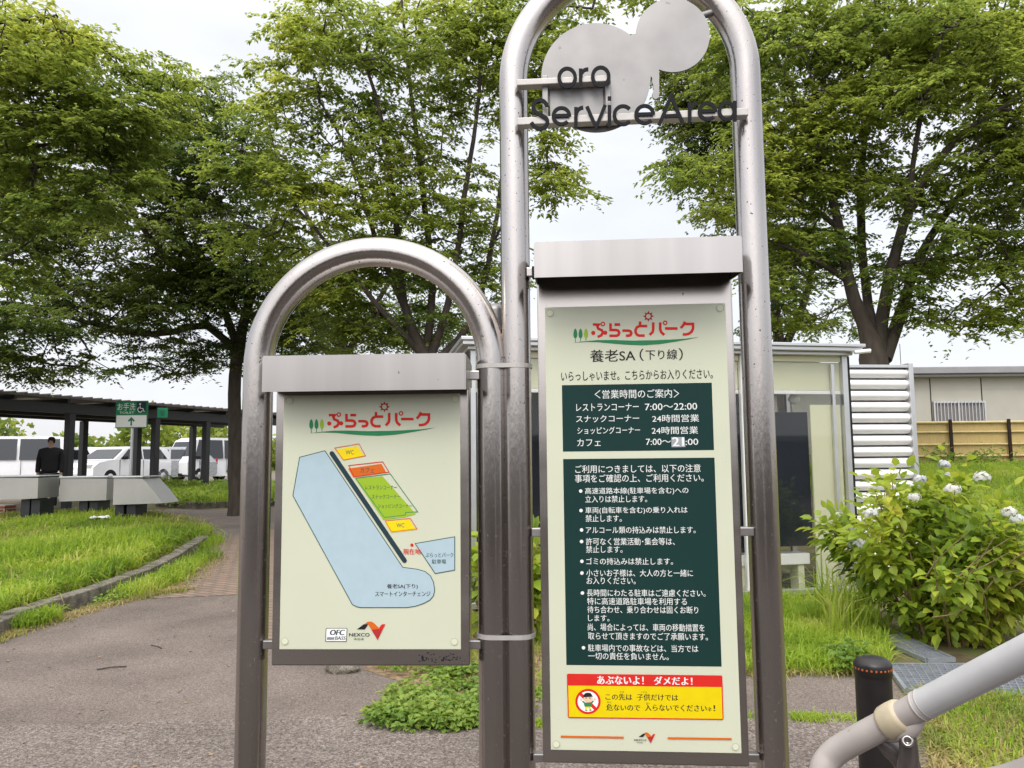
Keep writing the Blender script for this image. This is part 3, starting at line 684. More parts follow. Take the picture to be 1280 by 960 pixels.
# ------------------------------------------------------------------ parked vehicles far left
def car(label, px, Yd, rz, paint, kind='car', cat='car'):
    p = at(px, 580, Yd); o = thing('parked_' + kind, label, cat, (p.x, Yd, float(H(p.x, Yd)) + .01), rz, 'vehicles parked beyond the walkway')
    if kind == 'van': L, Wd, Ht, side = 3.4, 1.5, 1.9, [(-1.7, .35), (-1.68, 1.0), (-1.62, 1.75), (-1.45, 1.88), (.95, 1.88), (1.25, 1.75), (1.6, 1.05), (1.7, .85), (1.7, .35), (1.45, .25), (-1.45, .25)]
    else: L, Wd, Ht, side = 4.2, 1.7, 1.5, [(-2.1, .4), (-2.08, .85), (-1.95, 1.0), (-1.55, 1.40), (-1.2, 1.49), (.2, 1.48), (.55, 1.38), (1.15, .98), (1.85, .86), (2.08, .70), (2.1, .38), (1.9, .25), (-1.9, .25)]
    bm = bmesh.new(); n = len(side); rows = []
    for y, ins in ((-Wd / 2, 1), (-Wd / 2 + .02, 0), (Wd / 2 - .02, 0), (Wd / 2, 1)):
        row = []
        for x, z in side:
            tz = max(0, (z - .9) / max(.3, Ht - .9)) if z > .9 else 0
            yy = y * (1 - .16 * tz * (1 if abs(y) > 0 else 0)); row.append(bm.verts.new((x * (1 - .004 * ins), yy, z)))
        rows.append(row)
    for a, b in zip(rows[:-1], rows[1:]):
        for i in range(n): bm.faces.new((a[i], a[(i + 1) % n], b[(i + 1) % n], b[i]))
    bm.faces.new(rows[0][::-1]); bm.faces.new(rows[-1]); bmesh.ops.recalc_face_normals(bm, faces=bm.faces[:])
    MB().bm(bm).build('body', paint, o)
    zt_ = Ht - .12; zb_ = 1.0
    for s in (-1, 1):
        wins = [(-1.5, -.3, -1.2, -.3), (-.22, .85, -.22, .4)] if kind == 'car' else [(-1.55, -.2, -1.5, -.2), (-.1, 1.35, -.1, 1.08)]
        for (xa, xb, xc, xd) in wins:
            f = lambda z: s * Wd / 2 * (1 - .16 * max(0, (z - .9) / (Ht - .9))) + s * .012
            mb = MB(); vs = [(xa, f(zb_), zb_), (xb, f(zb_), zb_), (xd, f(zt_), zt_), (xc, f(zt_), zt_)]
            vi = [(x, y - s * .02, z) for x, y, z in vs]
            mb.add(vs + vi, [(0, 1, 2, 3) if s < 0 else (3, 2, 1, 0), (0, 1, 5, 4), (1, 2, 6, 5), (2, 3, 7, 6), (3, 0, 4, 7)]); mb.build('window', M['dark_glass'], o)
        for xw in (-L * .31, L * .31):
            w_ = thing('wheel', None, None); w_.parent = o; w_.location = (xw, s * (Wd / 2 - .09), .31)
            T = Matrix.Rotation(R(90), 4, 'X')
            MB().lathe([(.2, -.09), (.29, -.09), (.31, -.07), (.31, .07), (.29, .09), (.2, .09)], 20, T).build('tyre', M['rubber'], w_)
            MB().lathe([(0.001, -.1), (.12, -.1), (.2, -.07), (.2, .07), (.12, .1), (.001, .1)], 16, T).build('rim', M['alu'], w_)
        MB().rbox(L / 2 - .12, L / 2 - .01, s * Wd * .36 - .15, s * Wd * .36 + .15, .66, .80, .02).build('headlight', M['alu'], o)
        MB().rbox(-L / 2 - .008, -L / 2 + .06, s * Wd * .40 - .09, s * Wd * .40 + .09, .75, 1.0, .015).build('tail_light', M['lamp_red'], o)
    for x in (-.26, .88 if kind == 'car' else 1.38):
        for s in (-1, 1): MB().box(x - .006, x + .006, s * Wd / 2 * 1.0 - .006, s * Wd / 2 * 1.0 + .006, .35, .98).build('door_seam', M['rubber'], o)
    for x in (L / 2 - .02, -L / 2 - .015): MB().rbox(x, x + .035, -.17, .17, .45, .55, .004).build('number_plate', M['white_paint'], o)
    MB().rbox(L / 2 - .10, L / 2 + .02, -Wd * .3, Wd * .3, .27, .40, .02).build('grille', M['rubber'], o)
    for s in (-1, 1): MB().rbox(.62 if kind == 'car' else 1.15, .74 if kind == 'car' else 1.27, s * (Wd / 2 + .06) - .06, s * (Wd / 2 + .06) + .06, .98, 1.10, .02).build('mirror', M['rubber'], o)
    # windscreens lie on the sloping faces
    for (xa, za, xb, zb2) in ([(1.12, 1.02, .60, 1.37), (-1.92, 1.04, -1.58, 1.38)] if kind == 'car' else [(1.58, 1.1, 1.29, 1.7), (-1.685, 1.08, -1.635, 1.68)]):
        nx_ = (zb2 - za, -(xb - xa)) if xa > 0 else (-(zb2 - za), (xb - xa)); l_ = math.hypot(*nx_); ox, oz = nx_[0] / l_ * .012, abs(nx_[1]) / l_ * .012
        wy0, wy1 = Wd / 2 * .88, Wd / 2 * .76
        vs = [(xa + ox, -wy0, za + oz), (xa + ox, wy0, za + oz), (xb + ox, wy1, zb2 + oz), (xb + ox, -wy1, zb2 + oz)]
        vi = [(x - ox * 3, y, z - oz * 3) for x, y, z in vs]
        MB().add(vs + vi, [(0, 1, 2, 3) if xa > 0 else (3, 2, 1, 0), (0, 1, 5, 4), (1, 2, 6, 5), (2, 3, 7, 6), (3, 0, 4, 7)]).build('windscreen', M['dark_glass'], o)
    return o
car('white van at the far left beyond the walkway posts', 22, 30, R(200), M['car_white'], 'van', 'van')
car('white car parked between the black-clad person and the thick walkway post', 92, 32, R(170), M['car_white'])
car('white car parked directly behind the toilet sign post', 152, 31, R(250), M['car_white'])
car('silver car parked right of the toilet sign, beyond the planting bed', 205, 33, R(200), M['car_silver'])
car('white van parked near the person in orange, behind the last walkway posts', 262, 34, R(240), M['car_white'], 'van', 'van')

# ------------------------------------------------------------------ people
def skinned(name, joints, edges, m, parent, sub=2):
    me = bpy.data.meshes.new(name); me.from_pydata([j[0] for j in joints], edges, []); o = bpy.data.objects.new(name, me); COL.objects.link(o); o.parent = parent
    me.materials.append(m); md = o.modifiers.new('skin', 'SKIN')
    for v, j in zip(me.skin_vertices[0].data, joints): v.radius = j[1] if isinstance(j[1], tuple) else (j[1], j[1])
    me.skin_vertices[0].data[0].use_root = True
    md.use_smooth_shade = True; sd = o.modifiers.new('sub', 'SUBSURF'); sd.levels = sd.render_levels = sub
    return o
def person(label, px, Yd, Ht, top, low, rz, stride=.0):
    p = at(px, 600, Yd); o = thing('person', label, 'person', (p.x, Yd, float(H(p.x, Yd)) + .006), rz); k = Ht / 1.75
    def J(x, y, z, r_): return ((x * k, y * k, z * k), tuple(q * k for q in r_) if isinstance(r_, tuple) else r_ * k)
    s = stride
    body = [J(0, 0, .95, (.12, .09)), J(0, 0, 1.15, (.10, .08)), J(0, 0, 1.34, (.12, .08)), J(0, .0, 1.48, (.055, .055)), J(0, -.01, 1.56, (.055, .06)), J(0, -.015, 1.64, (.075, .09)), J(0, -.01, 1.71, (.05, .06))]
    E_ = [(0, 1), (1, 2), (2, 3), (3, 4), (4, 5), (5, 6)]
    for q in (-1, 1):
        b = len(body); body += [J(q * .20, 0, 1.40, .055), J(q * .245, .02, 1.14, .043), J(q * .25, -.04, .90, .032), J(q * .25, -.055, .80, (.022, .04))]
        E_ += [(2, b), (b, b + 1), (b + 1, b + 2), (b + 2, b + 3)]
        b = len(body); body += [J(q * .095, 0, .86, .088), J(q * .10, -.02 - q * s * .5, .48, .058), J(q * .105, .02 - q * s, .09, .042), J(q * .115, -.10 - q * s, .035, (.045, .03))]
        E_ += [(0, b), (b, b + 1), (b + 1, b + 2), (b + 2, b + 3)]
    skinned('body', body, E_, M['skin'], o)
    jk = [J(0, 0, .84, (.22, .17)), J(0, 0, 1.0, (.215, .165)), J(0, 0, 1.2, (.21, .16)), J(0, 0, 1.38, (.22, .15)), J(0, .005, 1.52, (.10, .10))]; Ej = [(0, 1), (1, 2), (2, 3), (3, 4)]
    for q in (-1, 1):
        b = len(jk); jk += [J(q * .21, 0, 1.395, .085), J(q * .255, .02, 1.14, .072), J(q * .26, -.04, .87, .056)]; Ej += [(3, b), (b, b + 1), (b + 1, b + 2)]
    skinned('jacket', jk, Ej, top, o)
    tr_ = [J(0, 0, 1.0, (.19, .15))]; Et = []
    for q in (-1, 1):
        b = len(tr_); tr_ += [J(q * .10, 0, .82, .125), J(q * .105, -.02 - q * s * .5, .48, .09), J(q * .11, .02 - q * s, .06, .075)]; Et += [(0, b), (b, b + 1), (b + 1, b + 2)]
    skinned('trousers', tr_, Et, low, o)
    MB().lathe([(.001, .105), (.05, .10), (.085, .065), (.095, .015), (.088, -.04), (.07, -.065)], 14, Matrix.Translation((0, .012 * k, 1.655 * k)) @ Matrix.Diagonal((.92, 1.05, 1, 1))).build('hair', M['hair'], o)
    for q in (-1, 1): MB().lathe([(.001, .012), (.009, .008), (.012, 0), (.009, -.008), (.001, -.012)], 8, Matrix.Translation((q * .03 * k, -.088 * k, 1.645 * k))).build('eye', M['ink_black'], o)
    MB().tube([(0, -.09 * k, 1.64 * k), (0, -.115 * k, 1.605 * k), (0, -.09 * k, 1.60 * k)], .011 * k, 6).build('nose', M['skin'], o)
    return o
person('person in black jacket and black trousers standing under the walkway roof', 62, 20, 1.82, M['black_cloth'], M['black_cloth'], R(15))
person('person in orange top and dark blue trousers near the tree trunk', 291, 23.6, 1.68, M['orange_cloth'], M['blue_cloth'], R(-60), .12)
# far-off trees along the horizon
rng = np.random.default_rng(5); n = 26000
cx_ = rng.uniform(-95, 60, n); top = 4.2 + 1.5 * np.sin(cx_ * .31) + 1.2 * np.sin(cx_ * .83 + 1)
Pz = .5 + rng.random(n) ** .7 * top; P = np.stack([cx_, 80 + rng.normal(0, 1.5, n), Pz], 1)
Vv, Ff = leaves4(P, rng.normal(0, 1, (n, 3)), rng.normal(0, 1, (n, 3)) + [0, -.6, .8], .75, .5, rng)
tag(np_mesh('distant_trees', Vv, Ff, M['leaf_zel']), kind='stuff')
# ------------------------------------------------------------------ trees
def grow(name, label, base, limbs, lobes, seed, leaf=(.098, .05), per=88, m='leaf_zel', spray=.42, group='zelkova trees around the service area', thr=1.0, twig=.0045):
    """limbs: polylines of (px, py, depth, radius); the first point of all but the first limb joins an older limb.
    lobes: (px, py, depth, rx_px, ry_px, depth_radius_m, weight)"""
    rng = np.random.default_rng(seed)
    root = thing(name, label, 'tree', base, group=group)
    bx = np.array(base)
    # skeleton nodes
    pos, par, rad = [], [], []
    limb_mb = MB()
    for li, lb in enumerate(limbs):
        pts = [Vector(p) if isinstance(p, Vector) else None for p, r_ in lb]
        rs = [r_ for p, r_ in lb]
        # smooth resample
        P2, R2 = [], []
        for i in range(len(pts) - 1):
            k = max(2, int((pts[i + 1] - pts[i]).length / .35))
            p0 = pts[max(i - 1, 0)]; p1 = pts[i]; p2 = pts[i + 1]; p3 = pts[min(i + 2, len(pts) - 1)]
            for j in range(k):
                t = j / k
                q = .5 * ((2 * p1) + (-p0 + p2) * t + (2 * p0 - 5 * p1 + 4 * p2 - p3) * t * t + (-p0 + 3 * p1 - 3 * p2 + p3) * t ** 3)
                P2.append(q); R2.append(rs[i] + (rs[i + 1] - rs[i]) * t)
        P2.append(pts[-1]); R2.append(rs[-1])
        jit = [Vector(rng.normal(0, .09, 3)) * r_ for r_ in R2]
        P2 = [p + j for p, j in zip(P2, jit)]
        if li == 0:                          # root flare
            R2[0] *= 1.35
        limb_mb.tube([p - Vector(base) for p in P2], R2, 9 if R2[0] > .06 else 6, caps=True)
        first = len(pos)
        for i, (p, r_) in enumerate(zip(P2, R2)):
            pos.append(np.array(p)); par.append(first + i - 1 if i else -1); rad.append(r_)
    nl = len(pos)
    # attractors
    A = []
    for (px, py, Yd, rx, ry, dr, wt) in lobes:
        n = max(3, int(math.pi * rx * ry / 240 * wt * thr * (Yd / 14) ** 2))
        u = rng.normal(size=(n, 3)); u /= np.linalg.norm(u, axis=1, keepdims=True); u *= rng.random((n, 1)) ** .4
        for q in u:
            A.append(np.array(at(px + q[0] * rx, py + q[1] * ry, Yd + q[2] * dr)))
    A = np.array(A)
    P = np.array(pos)
    d0 = np.array([np.min(np.linalg.norm(P - a, axis=1)) for a in A]); A = A[np.argsort(d0)]
    cap = nl + len(A) * 6; buf = np.zeros((cap, 3)); buf[:nl] = P; cnt = nl
    parent = list(par); term = []
    for a in A:
        dd = np.linalg.norm(buf[:cnt] - a, axis=1)
        # prefer joining behind: nodes lower and nearer the trunk cost less
        k = int(np.argmin(dd + .12 * np.maximum(0, buf[:cnt, 2] - a[2] + .2)))
        p0 = buf[k]; L = dd[k]
        ns = int(min(5, max(1, L // .35))); prev = k
        side = rng.normal(0, .10 * L, 3); side[2] += .12 * L
        for s_ in range(1, ns + 1):
            t = s_ / ns; q = p0 + (a - p0) * t + side * 4 * t * (1 - t) * .6
            buf[cnt] = q; parent.append(prev); prev = cnt; cnt += 1
        term.append(prev)
    cntw = np.zeros(cnt)
    for t in term: cntw[t] += 1
    for i in range(cnt - 1, nl - 1, -1):
        if parent[i] >= nl: cntw[parent[i]] += cntw[i]
    E = np.arange(nl, cnt); pa = np.array([parent[i] for i in E])
    r1 = twig * np.maximum(1, cntw[E]) ** .45 + .0015
    r0 = np.where(pa >= nl, twig * np.maximum(1, cntw[pa]) ** .45 + .0015, r1 * 1.15)
    a, b = buf[pa], buf[E]; t = b - a; t /= np.linalg.norm(t, axis=1, keepdims=True) + 1e-9
    ref = np.where(np.abs(t[:, 2:3]) < .9, [[0, 0, 1.0]], [[0, 1.0, 0]]); x = np.cross(t, ref); x /= np.linalg.norm(x, axis=1, keepdims=True); y = np.cross(t, x)
    K = 4; Vs = []
    for (p, r_) in ((a, r0), (b, r1)):
        for j in range(K):
            an = 2 * math.pi * j / K
            Vs.append(p + (x * math.cos(an) + y * math.sin(an)) * r_[:, None])
    Vt = np.stack(Vs, 1).reshape(-1, 3) - bx
    ib = np.arange(len(E))[:, None] * 2 * K
    Ft = np.concatenate([ib + [j, (j + 1) % K, K + (j + 1) % K, K + j] for j in range(K)])
    limb_mb.build('trunk', M['bark'], root)
    # leaves: flat sprays round every twig end
    n = len(term); C = buf[term]; out_d = C - buf[[parent[i] for i in term]]
    out_d /= np.linalg.norm(out_d, axis=1, keepdims=True) + 1e-9
    N = n * per; ci = np.repeat(np.arange(n), per)
    # every twig end carries a drooping fan of twiglets with leaves set alternately along them
    NT = 7; tw_az = rng.normal(0, .95, (n, NT)); base_az = np.arctan2(out_d[:, 1], out_d[:, 0])[:, None] + rng.normal(0, .5, (n, 1))
    tw_az = tw_az + base_az; tw_len = spray * rng.uniform(.55, 1.5, (n, NT)); tw_up = rng.normal(-.02, .22, (n, NT)); side = np.where(np.arange(N) % 2 == 0, 1, -1)
    k_ = rng.integers(0, NT, N); t_ = rng.random(N) ** .8; az = tw_az[ci, k_]; ll = tw_len[ci, k_] * t_
    off = np.stack([np.cos(az) * ll, np.sin(az) * ll, tw_up[ci, k_] * ll - .55 * ll ** 2 + rng.normal(0, .012, N)], 1)
    Pl = C[ci] + off; la = az + side * rng.normal(.85, .25, N)
    Dl = np.stack([np.cos(la), np.sin(la), rng.normal(-.28, .22, N)], 1)
    Nl = np.stack([rng.normal(0, .38, N), rng.normal(0, .38, N), np.ones(N)], 1)
    Vv, Ff = leaves4(Pl - bx, Dl, Nl, leaf[0], leaf[1], rng)
    nt_ = len(Ft)
    o = np_mesh('crown', np.concatenate([Vt, Vv]), np.concatenate([Ft, Ff + len(Vt)]), M[m], root)
    o.data.materials.append(M['bark']); mi = np.zeros(nt_ + len(Ff), np.int32); mi[:nt_] = 1
    o.data.polygons.foreach_set('material_index', mi)
    return root
def lim(*pts): return [(at(x, y, Yd), r_) for (x, y, Yd, r_) in pts]
def base_at(px, Yd):
    p = at(px, 600, Yd); return (p.x, Yd, float(H(p.x, Yd)))
def tr(px, Yd, r_): return (Vector(base_at(px, Yd)) - Vector((0, 0, .1)), r_)

# left: spreading dark tree behind the path
grow('spreading_tree', 'dark spreading tree left of the map sign, long low limbs over the walkway roof', base_at(297, 18),
     [[tr(297, 18, .19)] + lim((293, 520, 18, .15), (297, 450, 18, .14), (306, 395, 17.6, .11), (330, 330, 17.4, .07), (350, 250, 17, .04)),
      lim((299, 440, 18, .10), (270, 370, 17.4, .085), (215, 330, 17, .075), (172, 276, 16.5, .05), (130, 200, 16, .03)),
      lim((298, 446, 18, .09), (260, 408, 17.5, .085), (190, 418, 17, .07), (105, 402, 16.5, .045), (30, 380, 16, .02)),
      lim((296, 455, 18, .08), (350, 400, 18, .07), (400, 360, 18, .05))],
     [(200, 180, 16.5, 90, 55, 1.5, 1.1), (130, 270, 16, 130, 60, 2, 1.2), (270, 250, 17, 110, 60, 1.6, 1.2), (60, 380, 16, 100, 50, 2, 1.15),
      (180, 370, 17, 130, 55, 2, 1.5), (310, 350, 17, 90, 60, 1.5, 1.4), (230, 445, 18, 110, 28, 1.5, 1.1), (80, 455, 16, 70, 22, 1.5, .8), (30, 300, 16, 60, 60, 1.5, 1.1),
      (370, 410, 18, 70, 60, 1.5, 1.4), (250, 330, 17.5, 90, 60, 1.5, 1.2), (20, 200, 16, 60, 60, 1.5, 1.2), (240, 120, 16.6, 60, 40, 1.2, 1.0), (300, 165, 16.6, 55, 35, 1.2, .9), (330, 215, 17, 50, 40, 1.2, .9), (-40, 420, 15.5, 80, 50, 1.5, 1.1), (20, 440, 16, 70, 34, 1.3, 1.1), (150, 200, 16, 90, 60, 1.5, 1.0)], 11, m='leaf_dark')
# far left: nearer tree whose trunk stands out of view
grow('near_left_tree', 'nearest tree at the far left, bright leaves filling the top left of the view', base_at(-330, 9.5),
     [[tr(-330, 9.5, .17)] + lim((-320, 400, 9.5, .14), (-290, 250, 9.5, .11), (-180, 120, 9.8, .07), (-60, 40, 10, .045), (70, 20, 10.3, .02)),
      lim((-300, 270, 9.5, .08), (-150, 230, 10, .06), (0, 190, 10.5, .035), (110, 175, 11, .015)),
      lim((-310, 330, 9.5, .07), (-160, 320, 10, .05), (-20, 330, 10.5, .03), (40, 300, 11, .014))],
     [(0, 50, 10, 110, 60, 1.1, 1.5), (80, 70, 10.5, 70, 45, 1, 1.5), (60, 140, 10.5, 120, 55, 1.1, 1.6), (150, 150, 11, 80, 50, 1, 1.4), (0, 240, 10.5, 80, 60, 1.1, 1.4), (175, 85, 11.2, 45, 26, .8, 1.1), (110, 230, 10.8, 90, 50, 1, 1.1), (215, 105, 11.3, 30, 22, .6, 1.0), (20, 330, 10.8, 60, 40, .9, .9), (-100, 100, 10, 90, 120, 1, .6)],
     12, leaf=(.085, .045), spray=.38, per=95, thr=1.35)
# middle: many-stemmed zelkova behind the arch
grow('multi_stem_tree', 'tall zelkova with many upright stems seen through the small arch', base_at(535, 14.5),
     [[tr(535, 14.5, .21)] + lim((533, 480, 14.5, .16), (528, 440, 14.5, .13), (505, 380, 14.5, .075), (492, 250, 14.3, .055), (470, 120, 14, .035), (430, 20, 14, .018)),
      lim((531, 450, 14.5, .09), (540, 360, 14.6, .07), (528, 230, 14.6, .055), (512, 100, 14.4, .035), (500, -20, 14.2, .02)),
      lim((534, 455, 14.5, .09), (560, 380, 14.4, .065), (580, 250, 14.3, .05), (600, 100, 14, .03), (590, -20, 14, .015)),
      lim((530, 445, 14.5, .07), (475, 385, 14.2, .05), (430, 330, 14, .038), (370, 260, 13.7, .025), (300, 205, 13.5, .012)),
      lim((536, 460, 14.5, .08), (590, 400, 14.6, .06), (618, 290, 14.6, .045), (640, 160, 14.4, .03), (700, 40, 14, .015)),
      lim((522, 425, 14.5, .06), (470, 300, 14.4, .045), (440, 200, 14.2, .03), (390, 110, 14, .015)),
      lim((610, 320, 14.6, .03), (650, 240, 14, .02), (700, 205, 13.6, .01))],
     [(420, 60, 14, 75, 65, 1.2, .9), (360, 130, 14, 60, 50, 1, .8), (530, 50, 14.2, 90, 75, 1.4, .85), (600, 110, 14.2, 70, 70, 1.2, .8), (480, 160, 14.2, 95, 55, 1.3, 1.0),
      (350, 215, 13.6, 90, 32, 1, 1.0), (290, 195, 13.4, 50, 26, .7, .8), (420, 250, 13.8, 90, 40, 1, 1.1), (540, 240, 14.4, 80, 60, 1.2, 1.0), (600, 320, 14.6, 50, 60, 1, .9), (480, 325, 14.5, 90, 45, 1.2, 1.1),
      (420, 345, 14.6, 80, 40, 1, 1.1), (520, 405, 14.8, 80, 28, 1, 1.0), (690, 235, 13.6, 42, 26, .7, 1.0), (670, 215, 13.8, 30, 40, .6, .9), (675, 110, 14, 40, 60, .8, .8), (700, 40, 14, 60, 40, 1, .8), (780, -20, 14, 120, 40, 1, .6),
      (320, 90, 14, 28, 22, .5, .5), (440, 405, 14.8, 60, 36, 1, 1.1), (330, 300, 14.2, 60, 30, .8, .9), (655, 60, 14, 50, 60, .9, .9), (610, 20, 14.3, 60, 50, 1, .9), (690, 160, 13.9, 30, 40, .6, .8), (400, 20, 14.1, 60, 40, 1, .9)], 13, thr=1.15)
# right: big forked zelkova behind the louvred screen
grow('forked_tree', 'large zelkova with thick forked trunk rising behind the white louvred screen', base_at(1096, 13),
     [[tr(1098, 13, .29)] + lim((1096, 520, 13, .25), (1094, 450, 13, .23), (1080, 405, 13, .125), (1058, 340, 13, .095), (1046, 270, 13, .075), (1008, 160, 12.8, .06), (965, 60, 12.6, .03)),
      lim((1097, 455, 13, .14), (1102, 400, 13, .11), (1118, 320, 12.8, .09), (1140, 250, 12.5, .07), (1190, 180, 12, .06), (1275, 120, 11.5, .03)),
      lim((1105, 450, 13, .13), (1130, 380, 13.2, .095), (1150, 320, 13.3, .07), (1195, 250, 13.3, .06), (1260, 190, 13.2, .03)),
      lim((1092, 420, 13, .09), (1082, 350, 13.4, .075), (1075, 250, 13.6, .07), (1085, 130, 13.6, .045), (1100, 10, 13.4, .02)),
      lim((1048, 285, 13, .05), (985, 240, 12.8, .035), (900, 215, 12.6, .02), (835, 215, 12.5, .008)),
      lim((1060, 350, 13, .06), (1010, 320, 12.8, .04), (960, 300, 12.8, .02)),
      lim((1118, 330, 12.8, .04), (1190, 320, 12.6, .03), (1250, 300, 12.5, .012)),
      lim((1135, 260, 12.5, .05), (1150, 150, 12.3, .04), (1180, 40, 12, .02))],
     [(1000, 50, 12.8, 90, 65, 1.2, 1.0), (1100, 20, 13, 100, 60, 1.4, 1.0), (1210, 30, 12.2, 100, 55, 1.2, 1.0), (1280, 90, 11.8, 70, 60, 1, 1.0), (1080, 130, 12.8, 90, 45, 1.1, 1.0),
      (1165, 110, 12, 90, 38, 1, 1.1), (1240, 190, 12.2, 80, 45, 1, 1.0), (1010, 150, 12.8, 65, 55, 1, 1.0), (1060, 215, 12.9, 80, 40, 1, .95), (880, 215, 12.6, 65, 24, .7, 1.0), (905, 255, 12.6, 55, 22, .6, .9), (940, 180, 12.8, 50, 50, .8, 1.0), (960, 235, 12.7, 45, 36, .7, 1.0),
      (1150, 235, 12.8, 75, 40, 1, .9), (1250, 280, 12.6, 70, 32, .9, .85), (1010, 290, 13, 50, 40, .8, .9), (975, 330, 13, 34, 60, .7, .9), (1190, 320, 13, 80, 30, .9, .8), (1250, 375, 12.8, 60, 26, .8, .8), (1180, 400, 13, 60, 22, .7, .75), (1060, 320, 13.3, 50, 40, .8, .6), (1000, 400, 13.2, 40, 22, .6, .8), (920, 60, 12.8, 50, 70, .8, .9),
      (1130, 350, 12.6, 50, 34, .7, .8), (1160, 290, 12.2, 60, 30, .7, .5), (1265, 30, 12, 70, 50, 1, 1.0), (1260, 150, 12, 70, 45, 1, 1.0), (1275, 230, 12.4, 60, 50, 1, .9), (1265, 330, 12.6, 60, 40, .9, .9), (1280, 400, 12.6, 50, 22, .7, .8), (1100, 80, 13.2, 80, 50, 1.1, .8), (1020, 220, 13.2, 60, 40, .9, .9), (1200, 60, 13.4, 90, 60, 1, .8)], 14, leaf=(.094, .048), per=92, thr=1.45)
# further trees
grow('far_tree', 'slimmer tree with dark stems standing further back right of the tall arch', base_at(980, 19),
     [[tr(985, 19, .2)] + lim((978, 480, 19, .16), (970, 400, 19, .12), (962, 320, 19, .08), (930, 200, 18.6, .04), (880, 90, 18.4, .02)),
      lim((976, 440, 19, .11), (1004, 380, 19, .09), (1018, 300, 19, .06), (1010, 180, 19, .03)),
      lim((966, 360, 19, .06), (930, 300, 18.8, .04), (890, 240, 18.6, .02))],
     [(975, 360, 19, 36, 60, 1, .8), (1010, 300, 19, 60, 50, 1.2, .8), (930, 270, 18.8, 60, 45, 1.2, .9), (880, 120, 18.4, 60, 80, 1.3, 1.0), (930, 90, 18.6, 50, 80, 1.2, .9), (1040, 390, 19, 50, 30, 1, .6), (955, 410, 19, 30, 24, .8, .8), (1000, 200, 19, 60, 50, 1.2, .8), (880, 220, 18.6, 45, 40, 1, .9), (860, 130, 18.4, 40, 60, 1, 1.0), (900, 150, 18.4, 50, 70, 1, 1.0), (850, 60, 18.4, 60, 40, 1, .8)],
     15, m='leaf_dark', thr=1.0)
grow('back_tree', 'dark tree behind the many-stemmed zelkova, filling the gap under the small arch', base_at(430, 23),
     [[tr(430, 23, .2)] + lim((432, 520, 23, .17), (428, 430, 23, .14), (410, 340, 23, .09), (380, 260, 23, .05)),
      lim((430, 450, 23, .10), (470, 380, 23, .08), (520, 300, 23, .04)), lim((429, 440, 23, .09), (380, 390, 23, .07), (330, 350, 23, .04))],
     [(400, 400, 23, 90, 40, 1.6, 1.1), (500, 390, 23, 90, 45, 1.6, 1.1), (450, 320, 23, 90, 50, 1.6, .9), (370, 330, 23, 70, 50, 1.5, .9), (545, 430, 23, 50, 26, 1.2, .9), (590, 400, 23, 40, 40, 1.2, .8), (420, 440, 23, 90, 20, 1.3, 1.0)],
     16, m='leaf_dark', leaf=(.11, .06), per=60, spray=.5, thr=.55)
